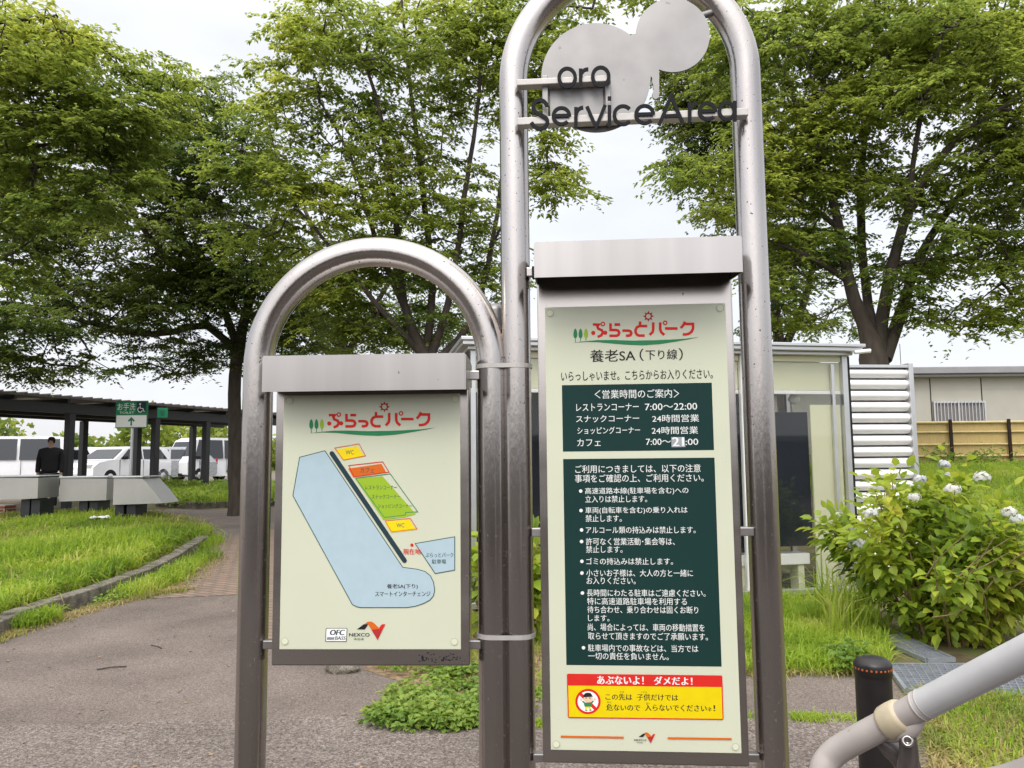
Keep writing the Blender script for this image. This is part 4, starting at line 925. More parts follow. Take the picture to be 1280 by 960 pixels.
# ------------------------------------------------------------------ the two sign stands
class Board:
    def __init__(s, yaw, D, xc, name, label, cat):
        s.yaw = yaw; s.D = D; s.xc = xc
        s.ex = np.array([math.cos(yaw), math.sin(yaw), 0]); s.n = np.array([math.sin(yaw), -math.cos(yaw), 0])
        o = np.array([0, D, 0]) + s.ex * xc
        s.root = thing(name, label, cat, tuple(o), yaw); s.o = o; s.lay = 0
        s.zo, s.zs = (0, 0), 1
    def bl(s, x, y, off=0):              # pixel -> local (x, z) on the plane `off` in front of the board face
        d = ray(s.zo[0] + x / s.zs, s.zo[1] + y / s.zs); c = np.array([0, 0, CAMZ]); p0 = s.o + s.n * off
        t = ((p0 - c) @ s.n) / (d @ s.n); p = c + d * t
        return ((p - s.o) @ s.ex, p[2])
    def view(s, ox=0, oy=0, k=1): s.zo = (ox, oy); s.zs = k
    def nxt(s, base=.0006):
        s.lay += 1; return base + s.lay * 1.2e-5
    def poly(s, mb, pts, mi=0, off=None):
        off = off if off is not None else s.nxt()
        mb.prism([s.bl(x, y) for x, y in pts], -off, -off, mi=mi); return mb
    def stroke(s, mb, pts, wd, mi=0, closed=False, cap=0):
        P = [Vector(p) for p in pts]
        if cap: pass
        n = len(P); Lf, Rt = [], []
        for i in range(n):
            a = P[i - 1] if (i or closed) else P[i]; c = P[(i + 1) % n] if (i < n - 1 or closed) else P[i]
            d1 = (P[i] - a); d2 = (c - P[i])
            d1 = d1.normalized() if d1.length > 1e-9 else d2.normalized(); d2 = d2.normalized() if d2.length > 1e-9 else d1
            n1 = Vector((-d1.y, d1.x)); n2 = Vector((-d2.y, d2.x)); m = n1 + n2
            m = m / max(.35, m.dot(n1)) if m.length > 1e-6 else n1
            Lf.append(P[i] + m * wd / 2); Rt.append(P[i] - m * wd / 2)
        off = s.nxt(); k = n if closed else n - 1
        vs = []
        for q in Lf + Rt:
            x, z = s.bl(q.x, q.y); vs.append((x, -off, z))
        fs = [(i, (i + 1) % n, n + (i + 1) % n, n + i) for i in range(k)]
        # face the camera
        a, b, c = (Vector(vs[j]) for j in fs[0][:3])
        if (b - a).cross(c - a).y > 0: fs = [f[::-1] for f in fs]
        mb.add(vs, fs, False, mi); return mb
    def disc(s, mb, cx, cy, r, mi=0, n=28, ry=None):
        ry = ry or r
        return s.poly(mb, [(cx + r * math.cos(2 * math.pi * i / n), cy + ry * math.sin(2 * math.pi * i / n)) for i in range(n)], mi)
    def ring(s, mb, cx, cy, r, wd, mi=0, n=36):
        return s.stroke(mb, [(cx + (r - wd / 2) * math.cos(2 * math.pi * i / n), cy + (r - wd / 2) * math.sin(2 * math.pi * i / n)) for i in range(n)], wd, mi, True)
    def text(s, body, x0, x1, yl, yr, h, m, parent, bold=0.0, name='lettering', thick=0, off=None, shear=0, spacing=1.0):
        c = bpy.data.curves.new('txt', 'FONT'); c.body = body; c.offset = bold if thick else 0; c.extrude = 0; c.resolution_u = 3; c.shear = shear; c.space_character = spacing
        o = bpy.data.objects.new('txt', c); COL.objects.link(o); bpy.context.view_layer.update()
        me = o.to_mesh(); v = np.array([q.co[:] for q in me.vertices]); f = [tuple(p.vertices) for p in me.polygons]; o.to_mesh_clear()
        bpy.data.objects.remove(o); bpy.data.curves.remove(c)
        l = np.array(s.bl(x0, yl, off or 0)); r = np.array(s.bl(x1, yr, off or 0)); ym = (yl + yr) / 2; xm = (x0 + x1) / 2
        zt = s.bl(xm, ym - h / 2, off or 0)[1]; zb = s.bl(xm, ym + h / 2, off or 0)[1]
        lo, hi = v.min(0), v.max(0)
        X = l[0] + (v[:, 0] - lo[0]) / (hi[0] - lo[0]) * (r[0] - l[0])
        Z = zb + (v[:, 1] - lo[1]) / (hi[1] - lo[1]) * (zt - zb) + (l[1] + r[1] - zt - zb) / 2
        of = off if off is not None else s.nxt()
        bm = bmesh.new()
        kx = (r[0] - l[0]) / (hi[0] - lo[0]) * bold
        for dx, dz, dl in (((-kx, 0, 0), (kx, 0, 6e-6)) if bold and not thick else ((0, 0, 0),)):   # heavier weight: two impressions
            vs = [bm.verts.new((a + dx, -of - dl, b + dz)) for a, b in zip(X, Z)]
            for q in f:
                try: bm.faces.new([vs[i] for i in q])
                except ValueError: pass
        for q in bm.faces:
            q.normal_update()
            if q.normal.y > 0: q.normal_flip()
        if thick:
            g = bmesh.ops.extrude_face_region(bm, geom=bm.faces[:], use_keep_orig=True)
            for q in g['geom']:
                if isinstance(q, bmesh.types.BMVert): q.co.y += thick
            bmesh.ops.recalc_face_normals(bm, faces=bm.faces[:])
        return MB().bm(bm).build(name, m, parent)
    def rect_local(s, p, q, off=0):      # two opposite pixel corners -> x0,x1,z0,z1
        a, b = s.bl(*p, off), s.bl(*q, off); return min(a[0], b[0]), max(a[0], b[0]), min(a[1], b[1]), max(a[1], b[1])

def logo(B, sheet_o, ox, oy, dy):
    B.view(ox, oy, 7.529)
    def D(pts): return [(x, y + dy) for x, y in pts]
    mb = MB(); W = 25
    for st in ([(234, 156), (290, 156), (276, 170), (284, 194), (318, 210), (329, 232), (312, 258), (279, 273)], [(329, 233), (350, 233)],
               [(400, 144), (400, 207), (455, 207), (474, 215), (482, 234), (474, 254), (455, 262), (389, 262)], [(437, 156), (491, 156)],
               [(511, 213), (570, 213), (588, 220), (596, 238), (588, 255), (570, 261), (544, 261)],
               [(678, 127), (678, 168)], [(746, 170), (672, 170), (648, 182), (636, 206), (636, 228), (648, 250), (670, 260), (722, 260)],
               [(802, 135), (802, 200), (796, 226), (769, 254)], [(868, 135), (868, 200), (876, 226), (906, 254)], [(913, 193), (1031, 193)],
               [(1101, 128), (1088, 158), (1061, 189)], [(1092, 150), (1176, 150), (1176, 194), (1164, 222), (1138, 242), (1110, 249), (1080, 249)]):
        B.stroke(mb, D(st), W)
    for x, y, r in ((238, 235, 20), (350, 233, 20)): B.disc(mb, x, y + dy, r)
    for x, y in ((328, 151), (914, 140)): B.ring(mb, x, y + dy, 22, 11)
    mb.build('logo_lettering', M['ink_red'], sheet_o)
    mb = MB(); pts = []
    B.ring(mb, 757, 78 + dy, 33, 11)
    for k in range(8):
        a = k * math.pi / 4
        tip = (757 + 53 * math.sin(a), 78 + dy - 53 * math.cos(a)); w_ = .36
        B.poly(mb, [tip, (757 + 30 * math.sin(a + w_), 78 + dy - 30 * math.cos(a + w_)), (757 + 30 * math.sin(a - w_), 78 + dy - 30 * math.cos(a - w_))])
    mb.build('logo_sun', M['ink_dkred'], sheet_o)
    mb = MB()
    for x, mi, yb in ((69, 0, 324), (118, 0, 316), (169, 1, 308)):
        B.stroke(mb, D([(x, 280), (x, yb)]), 6, 0)
        B.poly(mb, [(x + 18 * math.sin(t) * (1 - .25 * math.cos(t)), 240 + dy - 46 * math.cos(t)) for t in np.linspace(0, 2 * math.pi, 21)[:-1]], mi)
    mb.build('logo_trees', [M['ink_leaf'], M['ink_lime']], sheet_o)
    mb = MB()
    B.poly(mb, D([(45, 327), (150, 314), (280, 302), (430, 301), (600, 307), (800, 304), (950, 298), (1100, 289), (1240, 272), (1130, 296), (1000, 319), (850, 341), (700, 351), (560, 346), (430, 336), (300, 323), (180, 319)]))
    mb.build('logo_lawn', M['ink_leaf'], sheet_o)
    B.view()

def nexco(B, sheet_o, ox, oy, k, small):
    B.view(ox, oy, k)                    # drawn in the 12.8x close-up of the map sign
    mb = MB()
    B.poly(mb, [(655, 276), (770, 192), (830, 196), (825, 215), (780, 276)], 0)
    B.poly(mb, [(783, 186), (820, 158), (860, 150), (900, 156), (940, 185), (1008, 256), (1004, 290), (960, 345), (890, 285), (850, 215), (832, 196)], 1)
    B.poly(mb, [(1008, 258), (1030, 222), (1060, 194), (1112, 192), (1068, 280), (1030, 290)], 2)
    B.poly(mb, [(890, 285), (1004, 268), (1066, 282), (988, 448)], 3)
    mb.build('ribbon_mark', [M['ink_black'], M['ink_orange'], M['ink_red'], M['ink_dkred']], sheet_o)
    B.text('NEXCO', 532, 858, 362, 362, 54, M['ink_black'], sheet_o, .012)
    B.text('中日本', 608, 772, 432, 432, 40, M['ink_black'], sheet_o)
    B.view()

def fasteners(B, sheet_o, pts, r=4.6):
    for x, y in pts:
        mb = MB(); B.disc(mb, x, y, r, 0); B.disc(mb, x, y, r * .86, 1)
        mb.build('fastener', [M['ringline'], M['ring']], sheet_o)

def board_parts(B, sheet_px, frame, hood, hood_off, depth):
    """frame: x0,x1,z0,z1 local; hood the same; sheet: pixel corners"""
    x0, x1, z0, z1 = frame
    mb = MB().rbox(x0, x1, .004, depth, z0, z1, .005)
    fr = mb.build('board_frame', M['frame_steel'], B.root)
    a = [B.bl(*p) for p in sheet_px]; sx0 = (a[0][0] + a[2][0]) / 2; sx1 = (a[1][0] + a[3][0]) / 2; sz1 = (a[0][1] + a[1][1]) / 2; sz0 = (a[2][1] + a[3][1]) / 2
    sh = MB().rbox(sx0, sx1, 0, .006, sz0, sz1, .001, seg=1).build('sign_sheet', M['cream'], B.root)
    hx0, hx1, hz0, hz1 = hood
    # folded sheet hood: front lip, sloping top, open underneath
    mb = MB(); t = .003
    prof = [(-hood_off, hz0), (-hood_off, hz1), (depth * .35, hz1 - .002), (depth + .02, hz1 - .012), (depth + .02, hz0 + .02)]
    bm = bmesh.new(); L = [bm.verts.new((hx0, y, z)) for y, z in prof]; Rr = [bm.verts.new((hx1, y, z)) for y, z in prof]
    for i in range(len(prof) - 1): bm.faces.new([L[i], Rr[i], Rr[i + 1], L[i + 1]])
    bm.faces.new(L[::-1]); bm.faces.new(Rr)
    bm.normal_update()
    for v in bm.verts: pass
    g = bmesh.ops.solidify(bm, geom=bm.faces[:], thickness=t)
    bmesh.ops.recalc_face_normals(bm, faces=bm.faces[:])
    mb.bm(bm)
    # soffit recessed above the lip
    mb.box(hx0 + .004, hx1 - .004, -hood_off + .004, .003, hz1 - .03, hz1 - .022, mi=1)
    hd = mb.build('hood', [M['hood_steel'], M['alu_dark']], B.root)
    return fr, sh, (sx0, sx1, sz0, sz1)

def arch(B, xl, xr, zc, off, r=.0445, zb=-.3):
    mid, rad = (xl + xr) / 2, (xr - xl) / 2
    pts = [(xl, off, zb + (zc - zb) * i / 10) for i in range(11)]
    pts += [(mid - rad * math.cos(t), off, zc + rad * math.sin(t)) for t in np.linspace(0, math.pi, 41)[1:-1]]
    pts += [(xr, off, zc + (zb - zc) * i / 10) for i in range(11)]
    mb = MB().tube(pts, r, 40)
    return mb.build('arch_pipe', M['steel'], B.root)

# --- map sign (small arch)
YL, YR = R(-2.3534), R(-4.4831)
B = Board(YL, 2.3, -.45, 'map_sign', 'smaller stainless arch sign carrying a pale map board of the rest area', 'sign')
PO = -.055
xl = B.bl(322, 500, PO)[0]; xl2 = B.bl(312.5, 960, PO)[0]; xl = (xl + xl2) / 2
xr = B.bl(615.5, 600, PO)[0]; zc = B.bl(470, 315, PO)[1] - (xr - xl) / 2
arch(B, xl, xr, zc, .055)
MAPX = (xl, xr)
fx0 = (B.bl(344.8, 494)[0] + B.bl(338.2, 832)[0]) / 2; fx1 = B.bl(587.2, 833)[0]; fz0 = (B.bl(338, 832.6)[1] + B.bl(587, 833.4)[1]) / 2
h = [B.bl(328.9, 444.8, .1), B.bl(580.8, 441.1, .1), B.bl(328.2, 490, .1), B.bl(581, 486.5, .1)]
hood = ((h[0][0] + h[2][0]) / 2, (h[1][0] + h[3][0]) / 2, (h[2][1] + h[3][1]) / 2, (h[0][1] + h[1][1]) / 2)
fr, sh, sr = board_parts(B, [(355.0, 494.2), (575.2, 491.9), (349.2, 811.7), (575.9, 812)], (fx0, fx1, fz0, hood[3] - .014), hood, .1, .07)
sh['label'] = 'pale cream sheet with blue parking map'
logo(B, sh, 380, 495, 24)
B.view(280, 540, 3.2)
mb = MB()
mapo = [(303, 101), (404, 75), (715, 541), (745, 545), (775, 549), (805, 558), (826, 575), (838, 600), (843, 632), (838, 655), (824, 672), (800, 685), (768, 696), (730, 702), (545, 702), (530, 698), (514, 690), (276, 254)]
B.poly(mb, mapo, 0); B.stroke(mb, mapo, 3.2, 1, True)
B.poly(mb, [(765, 446), (923, 419), (923, 552), (845, 566)], 0); B.stroke(mb, [(765, 446), (923, 419), (923, 552), (845, 566)], 3.2, 1, True)
mb.build('map_shape', [M['ink_blue'], M['ink_line']], sh)
mb = MB(); B.stroke(mb, [(432, 86), (722, 514)], 19); B.disc(mb, 432, 86, 9.5); B.disc(mb, 722, 514, 9.5)
mb.build('road_bar', M['ink_slate'], sh)
mb = MB()
B.poly(mb, [(450, 70), (533, 56), (562, 97), (478, 114)], 0); B.stroke(mb, [(443, 64), (540, 47), (566, 95), (478, 112)], 3, 1, True)
B.poly(mb, [(643, 357), (742, 350), (767, 391), (668, 402)], 0); B.stroke(mb, [(645, 355), (745, 345), (772, 387), (670, 399)], 3, 1, True)
B.poly(mb, [(497, 146), (630, 127), (648, 160), (517, 181)], 2); B.stroke(mb, [(499, 134), (635, 119), (660, 160), (521, 180)], 3.2, 3, True)
B.poly(mb, [(525, 187), (634, 177), (768, 328), (722, 341), (637, 351)], 4); B.stroke(mb, [(527, 185), (665, 167), (775, 319), (727, 322), (725, 332), (642, 342)], 3, 5, True)
mb.build('building_blocks', [M['ink_map_yellow'], M['ink_orange'], M['ink_orange'], M['ink_red'], M['ink_lawn'], M['ink_leaf']], sh)
for s_, x0, x1, y, hh, m in (('WC', 487, 519, 81, 17, 'ink_line'), ('カフェ', 546, 600, 153, 20, 'ink_line'), ('レストランコーナー', 566, 692, 222, 17, 'ink_line'), ('スナックコーナー', 591, 705, 259, 17, 'ink_line'),
                          ('ショッピングコーナー', 616, 752, 296, 17, 'ink_line'), ('WC', 690, 722, 373, 17, 'ink_line'), ('現在地', 717, 787, 478, 23, 'ink_red'), ('ぷらっとパーク', 806, 918, 492, 18, 'ink_line'),
                          ('駐車場', 832, 888, 518, 18, 'ink_line'), ('養老SA(下り)', 652, 775, 618, 21, 'ink_black'), ('スマートインターチェンジ', 605, 826, 647, 20, 'ink_black')):
    B.text(s_, x0, x1, y, y, hh, M[m], sh, .004 if s_ == 'WC' else .016)
mb = MB(); B.disc(mb, 752, 452, 6.5); mb.build('here_dot', M['ink_red'], sh)
B.view(395, 765, 12.8)
mb = MB(); B.poly(mb, [(172, 256), (490, 256), (502, 268), (490, 472), (152, 472), (158, 270)], 0); B.poly(mb, [(178, 264), (484, 264), (493, 274), (482, 464), (162, 464), (168, 276)], 1)
B.poly(mb, [(178, 402), (300, 402), (294, 446), (174, 446)], 2)
stk = mb.build('sticker', [M['ink_black'], M['white_paint'], M['ink_grey']], sh)
B.text('OFC', 230, 462, 326, 326, 86, M['ink_slate'], sh, .05, shear=.2)
B.text('FIGHT', 184, 298, 420, 420, 40, M['ink_slate'], sh, .0, shear=.2)
B.text('BASS', 306, 478, 416, 416, 56, M['ink_slate'], sh, .03, shear=.2)
nexco(B, sh, 395, 765, 12.8, False)
fasteners(B, sh, [(362, 500.8), (568.5, 498.5), (356, 801.5), (568, 802)])
def clip_part(B, name, px0, px1, off0, off1, m='hood_steel'):
    a = B.rect_local(px0, px1, 0); return MB().rbox(a[0], a[1], off0, off1, a[2], a[3], .0025).build(name, M[m], B.root)
clip_part(B, 'bracket', (325, 803), (340, 814), .022, .05); clip_part(B, 'bracket', (585, 803), (600, 814), .022, .05)
o = clip_part(B, 'bracket', (582, 462), (600, 473), .03, .055); o = clip_part(B, 'clip_rim', (583, 461), (586, 474.5), .024, .06, 'alu_dark')
mb = MB()                                       # rubbed-off sticker on the frame's lower edge
rnd = random.Random(2)
for k in range(46):
    x = rnd.choice([rnd.gauss(533, 5), rnd.gauss(560, 10)]); y = 823 + rnd.gauss(0, 3)
    B.poly(mb, [(x + rnd.uniform(.4, 1.9) * math.cos(t), y + rnd.uniform(.3, 1.2) * math.sin(t)) for t in np.linspace(0, 6.28, 7)[:-1]], off=-.0028 + k * 1e-5)
mb.build('sticker_residue', M['alu_dark'], B.root)
BL = B

# --- notice sign (tall arch)
B = Board(YR, 2.3, .36, 'notice_sign', 'taller stainless arch sign with dark green notice panels and a gourd shaped steel plate', 'sign')
xl = (B.bl(643.2, 300, PO)[0] + B.bl(650.5, 900, PO)[0]) / 2; xr = (B.bl(941, 300, PO)[0] + B.bl(965.2, 960, PO)[0]) / 2; zc = B.bl(786, 97, PO)[1]
arch(B, xl, xr, zc, .055)
fx0 = (B.bl(670.5, 365)[0] + B.bl(679.2, 940)[0]) / 2; fx1 = (B.bl(914.6, 356)[0] + B.bl(937.6, 941)[0]) / 2; fz0 = B.bl(900, 959)[1]
h = [B.bl(668.2, 303, .14), B.bl(925.9, 294.1, .14), B.bl(669.5, 347.2, .14), B.bl(927.6, 339.5, .14)]
hood = ((h[0][0] + h[2][0]) / 2, (h[1][0] + h[3][0]) / 2, (h[2][1] + h[3][1]) / 2, (h[0][1] + h[1][1]) / 2)
fr, sh, sr = board_parts(B, [(680.4, 384.6), (906.5, 378.4), (689.3, 938), (927.2, 941.2)], (fx0, fx1, fz0, hood[3] - .014), hood, .14, .055)
sh['label'] = 'cream notice sheet with green text panels and yellow warning strip'
logo(B, sh, 710, 385, 0)
Z5 = (660, 370, 4.5714); Z6 = (660, 560, 4.5714); Z7 = (660, 750, 4.5714)
B.view(*Z5)
for s_, x0, x1, yl, yr, hh in (('養老SA', 355, 613, 343, 338, 70), ('（', 638, 660, 336, 336, 70), ('下り線', 672, 852, 336, 333, 58), ('）', 862, 884, 333, 333, 70), ('いらっしゃいませ。こちらからお入りください。', 190, 1055, 456, 447, 56)):
    B.text(s_, x0, x1, yl, yr, hh, M['ink_black'], sh, .008)
def panel(name, corners, m, off=.0003):
    mb = MB(); pts = []
    for v_, x, y in corners:
        B.view(*v_); pts.append(B.bl(x, y))
    l = (pts[0][0] + pts[3][0]) / 2; r = (pts[1][0] + pts[2][0]) / 2; t = (pts[0][1] + pts[1][1]) / 2; b = (pts[2][1] + pts[3][1]) / 2
    mb.prism([(l, b), (r, b), (r, t), (l, t)], -off, -off); return mb.build(name, m, sh)
panel('hours_panel', [(Z5, 193, 507), (Z5, 1050, 498), (Z5, 1063, 884), (Z5, 200, 886)], M['ink_green'])
panel('rules_panel', [(Z6, 200, 60), (Z6, 1065, 58), (Z7, 1107, 380), (Z7, 220, 372)], M['ink_green'])
B.view(*Z5)
for s_, x0, x1, yl, yr, hh in (('＜', 380, 413, 562, 562, 48), ('営業時間のご案内', 424, 822, 560, 558, 50), ('＞', 832, 864, 557, 557, 48),
    ('レストランコーナー', 276, 632, 636, 634, 42), ('7:00〜22:00', 668, 966, 633, 631, 38), ('スナックコーナー', 275, 635, 702, 700, 40), ('24時間営業', 710, 977, 700, 698, 43),
    ('ショッピングコーナー', 282, 640, 768, 767, 40), ('24時間営業', 707, 971, 768, 767, 43), ('カフェ', 281, 415, 838, 836, 42), ('7:00〜', 674, 816, 833, 833, 36), (':00', 900, 972, 833, 833, 36)):
    B.text(s_, x0, x1, yl, yr, hh, M['ink_white'], sh, .004)
mb = MB(); B.poly(mb, [(818, 806), (894, 806), (899, 863), (820, 864)]); mb.build('correction_sticker', M['ink_grey'], sh)
B.text('21', 826, 890, 832, 832, 50, M['ink_white'], sh, .03)
B.view(*Z6)
dots = []
for s_, x0, x1, y, hh in (('ご利用につきましては、以下の注意', 270, 986, 118, 46), ('事項をご確認の上、ご利用ください。', 268, 1003, 172, 46), ('●高速道路本線(駐車場を含む)への', 326, 916, 246, 42), ('立入りは禁止します。', 327, 680, 291, 40),
    ('●車両(自転車を含む)の乗り入れは', 328, 911, 357, 42), ('禁止します。', 329, 535, 402, 40), ('●アルコール類の持込みは禁止します。', 331, 957, 468, 40), ('●許可なく営業活動･集会等は、', 331, 838, 534, 42), ('禁止します。', 331, 540, 579, 40),
    ('●ゴミの持込みは禁止します。', 333, 828, 647, 40), ('●小さいお子様は、大人の方と一緒に', 333, 942, 714, 41), ('お入りください。', 335, 615, 758, 40), ('●長時間にわたる駐車はご遠慮ください。', 336, 1014, 828, 41), ('特に高速道路駐車場を利用する', 338, 907, 876, 41), ('待ち合わせ、乗り合わせは固くお断り', 339, 972, 924, 41)):
    if s_[0] == '●': dots.append((Z6, x0 - 25, y)); s_ = s_[1:]
    B.text(s_, x0, x1, y - .5, y + .5, hh, M['ink_white'], sh, .004)
B.view(*Z7)
for s_, x0, x1, y, hh in (('します。', 343, 465, 103, 36), ('尚、場合によっては、車両の移動措置を', 342, 1008, 156, 42), ('取らせて頂きますのでご了承願います。', 343, 1027, 207, 42), ('●駐車場内での事故などは、当方では', 343, 972, 275, 41), ('一切の責任を負いません。', 344, 803, 321, 41)):
    if s_[0] == '●': dots.append((Z7, x0 - 26, y - 3)); s_ = s_[1:]
    B.text(s_, x0, x1, y - 1, y + 1, hh, M['ink_white'], sh, .004)
for v_, x, y in dots:
    B.view(*v_); mb = MB(); B.disc(mb, x, y, 10); mb.build('bullet_dot', M['ink_white'], sh)
# yellow warning strip
B.view(*Z7)
def rrect(c, r=10):
    pts = []
    for i in range(4):
        p = Vector(c[i]); a = (Vector(c[i - 1]) - p).normalized(); b = (Vector(c[(i + 1) % 4]) - p).normalized()
        for t in np.linspace(0, 1, 5): pts.append(tuple(p + a * r * (1 - t) ** 2 + b * r * t ** 2))
    return pts
mb = MB(); B.poly(mb, rrect([(222, 420), (1110, 430), (1117, 684), (228, 673)]), 0); B.poly(mb, [(230, 488), (1105, 497), (1111, 678), (234, 667)], 1)
mb.build('warning_strip', [M['ink_red'], M['ink_sign_yellow']], sh)
for s_, x0, x1, yl, yr, hh, m, b in (('あぶないよ！', 396, 660, 456, 459, 48, 'ink_white', .035), ('ダメだよ！', 720, 938, 460, 462, 48, 'ink_white', .035), ('この先は', 443, 595, 552, 554, 37, 'ink_black', .022), ('子供だけでは', 622, 857, 554, 557, 38, 'ink_black', .022),
    ('危ないので', 448, 640, 613, 615, 38, 'ink_black', .022), ('入らないでください', 668, 1020, 614, 618, 38, 'ink_black', .022), ('ネ', 1023, 1050, 624, 624, 24, 'ink_black', .02), ('！', 1060, 1068, 617, 617, 34, 'ink_black', .02),
    ('さき', 525, 548, 525, 525, 11, 'ink_black', 0), ('こども', 645, 680, 526, 526, 11, 'ink_black', 0), ('あぶ', 452, 476, 583, 583, 11, 'ink_black', 0), ('はい', 675, 697, 589, 589, 10, 'ink_black', 0)):
    B.text(s_, x0, x1, yl, yr, hh, M[m], sh, b)
B.view(705, 855, 19.2)
mb = MB(); B.disc(mb, 575, 416, 290, 0, 40, 300); B.ring(mb, 575, 416, 305, 56, 1, 48); B.stroke(mb, [(385, 225), (765, 605)], 78, 1)
B.poly(mb, [(430, 418), (460, 398), (510, 442), (640, 442), (690, 388), (722, 408), (650, 490), (650, 540), (498, 540), (498, 478)], 2)
B.disc(mb, 578, 350, 112, 3, 28, 88); B.poly(mb, [(458, 315), (470, 260), (510, 215), (575, 203), (640, 215), (672, 260), (692, 302), (640, 306)], 4)
for x in (528, 622): B.disc(mb, x, 332, 14, 4, 12, 18)
B.poly(mb, [(500, 540), (650, 540), (645, 600), (600, 600), (578, 556), (550, 600), (504, 600)], 5)
for x in (532, 632): B.disc(mb, x, 622, 26, 4, 14, 14)
for x, y in ((418, 372), (735, 365)): B.disc(mb, x, y, 26, 3, 14, 30)
mb.build('no_entry_pictogram', [M['white_paint'], M['ink_red'], M['ink_leaf'], M['ink_skin'], M['ink_black'], M['ink_map_yellow']], sh)
B.view(*Z7)
for q in ([(187, 773), (547, 779), (547, 791), (187, 785)], [(798, 782), (1163, 787), (1163, 799), (798, 794)]): mb = MB(); B.poly(mb, q); mb.build('orange_rule', M['ink_orange'], sh)
# the same ribbon mark, smaller: map the 12.8x close-up onto its place here
k = 12.8 * (112 / 4.5714) ** -1 * (1112 - 655) / 12.8
ksc = (1112 - 655) / ((727 - 632) / 4.5714)
nexco(B, sh, 660 + 632 / 4.5714 - 655 / ksc, 750 + 755 / 4.5714 - 150 / ksc, ksc, True)
fasteners(B, sh, [(687.5, 391.3), (900, 385), (695.3, 930), (919.3, 933.3)])
for p, q in (((664, 661), (682, 672)), ((925, 660), (945, 671)), ((666, 946), (684, 957)), ((934, 946), (952, 957))): clip_part(B, 'bracket', p, q, .020, .05)
clip_part(B, 'bracket', (656, 331), (672, 342), .03, .055); clip_part(B, 'clip_rim', (664, 330), (667.5, 344), .024, .06, 'alu_dark')
# upper ironwork: bars, gourd plate, raised letters
ZU = (620, 0, 3.7647); B.view(*ZU)
oP = -.005
def bar(name, p, q, hpx, y0, y1, m='strap'):
    a = B.bl(*p, -y0); b = B.bl(*q, -y0); hz = hpx / 3.7647 / FPX * 2.3 / 2
    z = (a[1] + b[1]) / 2
    return MB().rbox(min(a[0], b[0]), max(a[0], b[0]), y0, y1, z - hz, z + hz, .002).build(name, M[m], B.root)
bar('crossbar', (98, 385), (541, 368), 30, -.024, .012); bar('crossbar', (100, 571), (1188, 522), 36, -.024, .012)
for x in (232, 527):
    a = B.bl(x - 15, 360, 0); b = B.bl(x + 15, 585, 0)
    MB().rbox(a[0], b[0], -.008, .010, b[1], a[1], .002).build('upright', M['plate'], B.root)
a = B.bl(252, 410, 0); b = B.bl(508, 540, 0); MB().rbox(a[0], b[0], .010, .016, b[1], a[1], .001).build('backing_plate', M['plate'], B.root)
bm_o = []
body = [(470 + 257 * math.cos(t), 364 + 256 * math.sin(t)) for t in np.radians(np.linspace(-50.7, -358, 60))]
c2 = [(832 + 174 * math.cos(t), 165 + 174 * math.sin(t)) for t in np.radians(np.linspace(181.5, 472, 46))]
outl = c2 + [(768, 345), (768, 400), (768, 440), (764, 458), (752, 467), (738, 460), (735, 440), (742, 425), (740, 400), (734, 385), (736, 370), (729, 356)] + body[::-1]
mb = MB(); mb.prism([B.bl(x, y, -.018) for x, y in outl], .018, .026)
gp_ = mb.build('gourd_plate', M['plate'], B.root)
a = B.bl(960, 72, -.026); b = B.bl(1062, 28, -.026)
MB().tube([(a[0], .034, a[1]), (b[0] + .02, .05, b[1] + .008)], .012, 8).build('plate_stay', M['plate'], B.root)
def raised(strokes, wd=16.5, off=.030, th=.005):
    """one raised letter: flat-faced strokes cut from thick sheet"""
    mb = MB()
    for si, (pts, closed) in enumerate(strokes):
        P = [Vector(p) for p in pts]; n = len(P); Lf, Rt = [], []
        for i in range(n):
            a = P[i - 1] if (i or closed) else P[i]; c = P[(i + 1) % n] if (i < n - 1 or closed) else P[i]
            d1, d2 = P[i] - a, c - P[i]; d1 = d1.normalized() if d1.length > 1e-9 else d2.normalized(); d2 = d2.normalized() if d2.length > 1e-9 else d1
            n1 = Vector((-d1.y, d1.x)); n2 = Vector((-d2.y, d2.x)); m = n1 + n2; m = m / max(.35, m.dot(n1)) if m.length > 1e-6 else n1
            Lf.append(P[i] + m * wd / 2); Rt.append(P[i] - m * wd / 2)
        o_ = off + si * .0002; k = n if closed else n - 1; vs = []
        for dy in (-o_, -o_ + th):
            for q in Lf + Rt: x, z = B.bl(q.x, q.y, off); vs.append((x, dy, z))
        fs = []; m2 = 2 * n
        for i in range(k):
            j = (i + 1) % n; fs += [(i, j, n + j, n + i), (m2 + i, m2 + n + i, m2 + n + j, m2 + j), (i, m2 + i, m2 + j, j), (n + i, n + j, m2 + n + j, m2 + n + i)]
        if not closed: fs += [(0, n, m2 + n, m2), (n - 1, m2 + n - 1, m2 + 2 * n - 1, 2 * n - 1)]
        bm = bmesh.new(); bv = [bm.verts.new(v) for v in vs]
        for f in fs: bm.faces.new([bv[q] for q in f])
        bmesh.ops.recalc_face_normals(bm, faces=bm.faces[:]); mb.bm(bm)
    return mb.build('raised_letter', M['letters'], B.root)
def arc(cx, cy, r, a0, a1, n=28, ry=None): return [(cx + r * math.cos(R(a)), cy + (ry or r) * math.sin(R(a))) for a in np.linspace(a0, a1, n)]
def ringp(cx, cy, r, ry=None): return (arc(cx, cy, r, 0, 348.75, 32, ry), True)
for cx, cy in ((335, 364), (493, 359)): raised([ringp(cx, cy, 38, 43)])
raised([([(398, 322), (398, 416)], False), (arc(432, 358, 33, 185, 275, 9), False)])
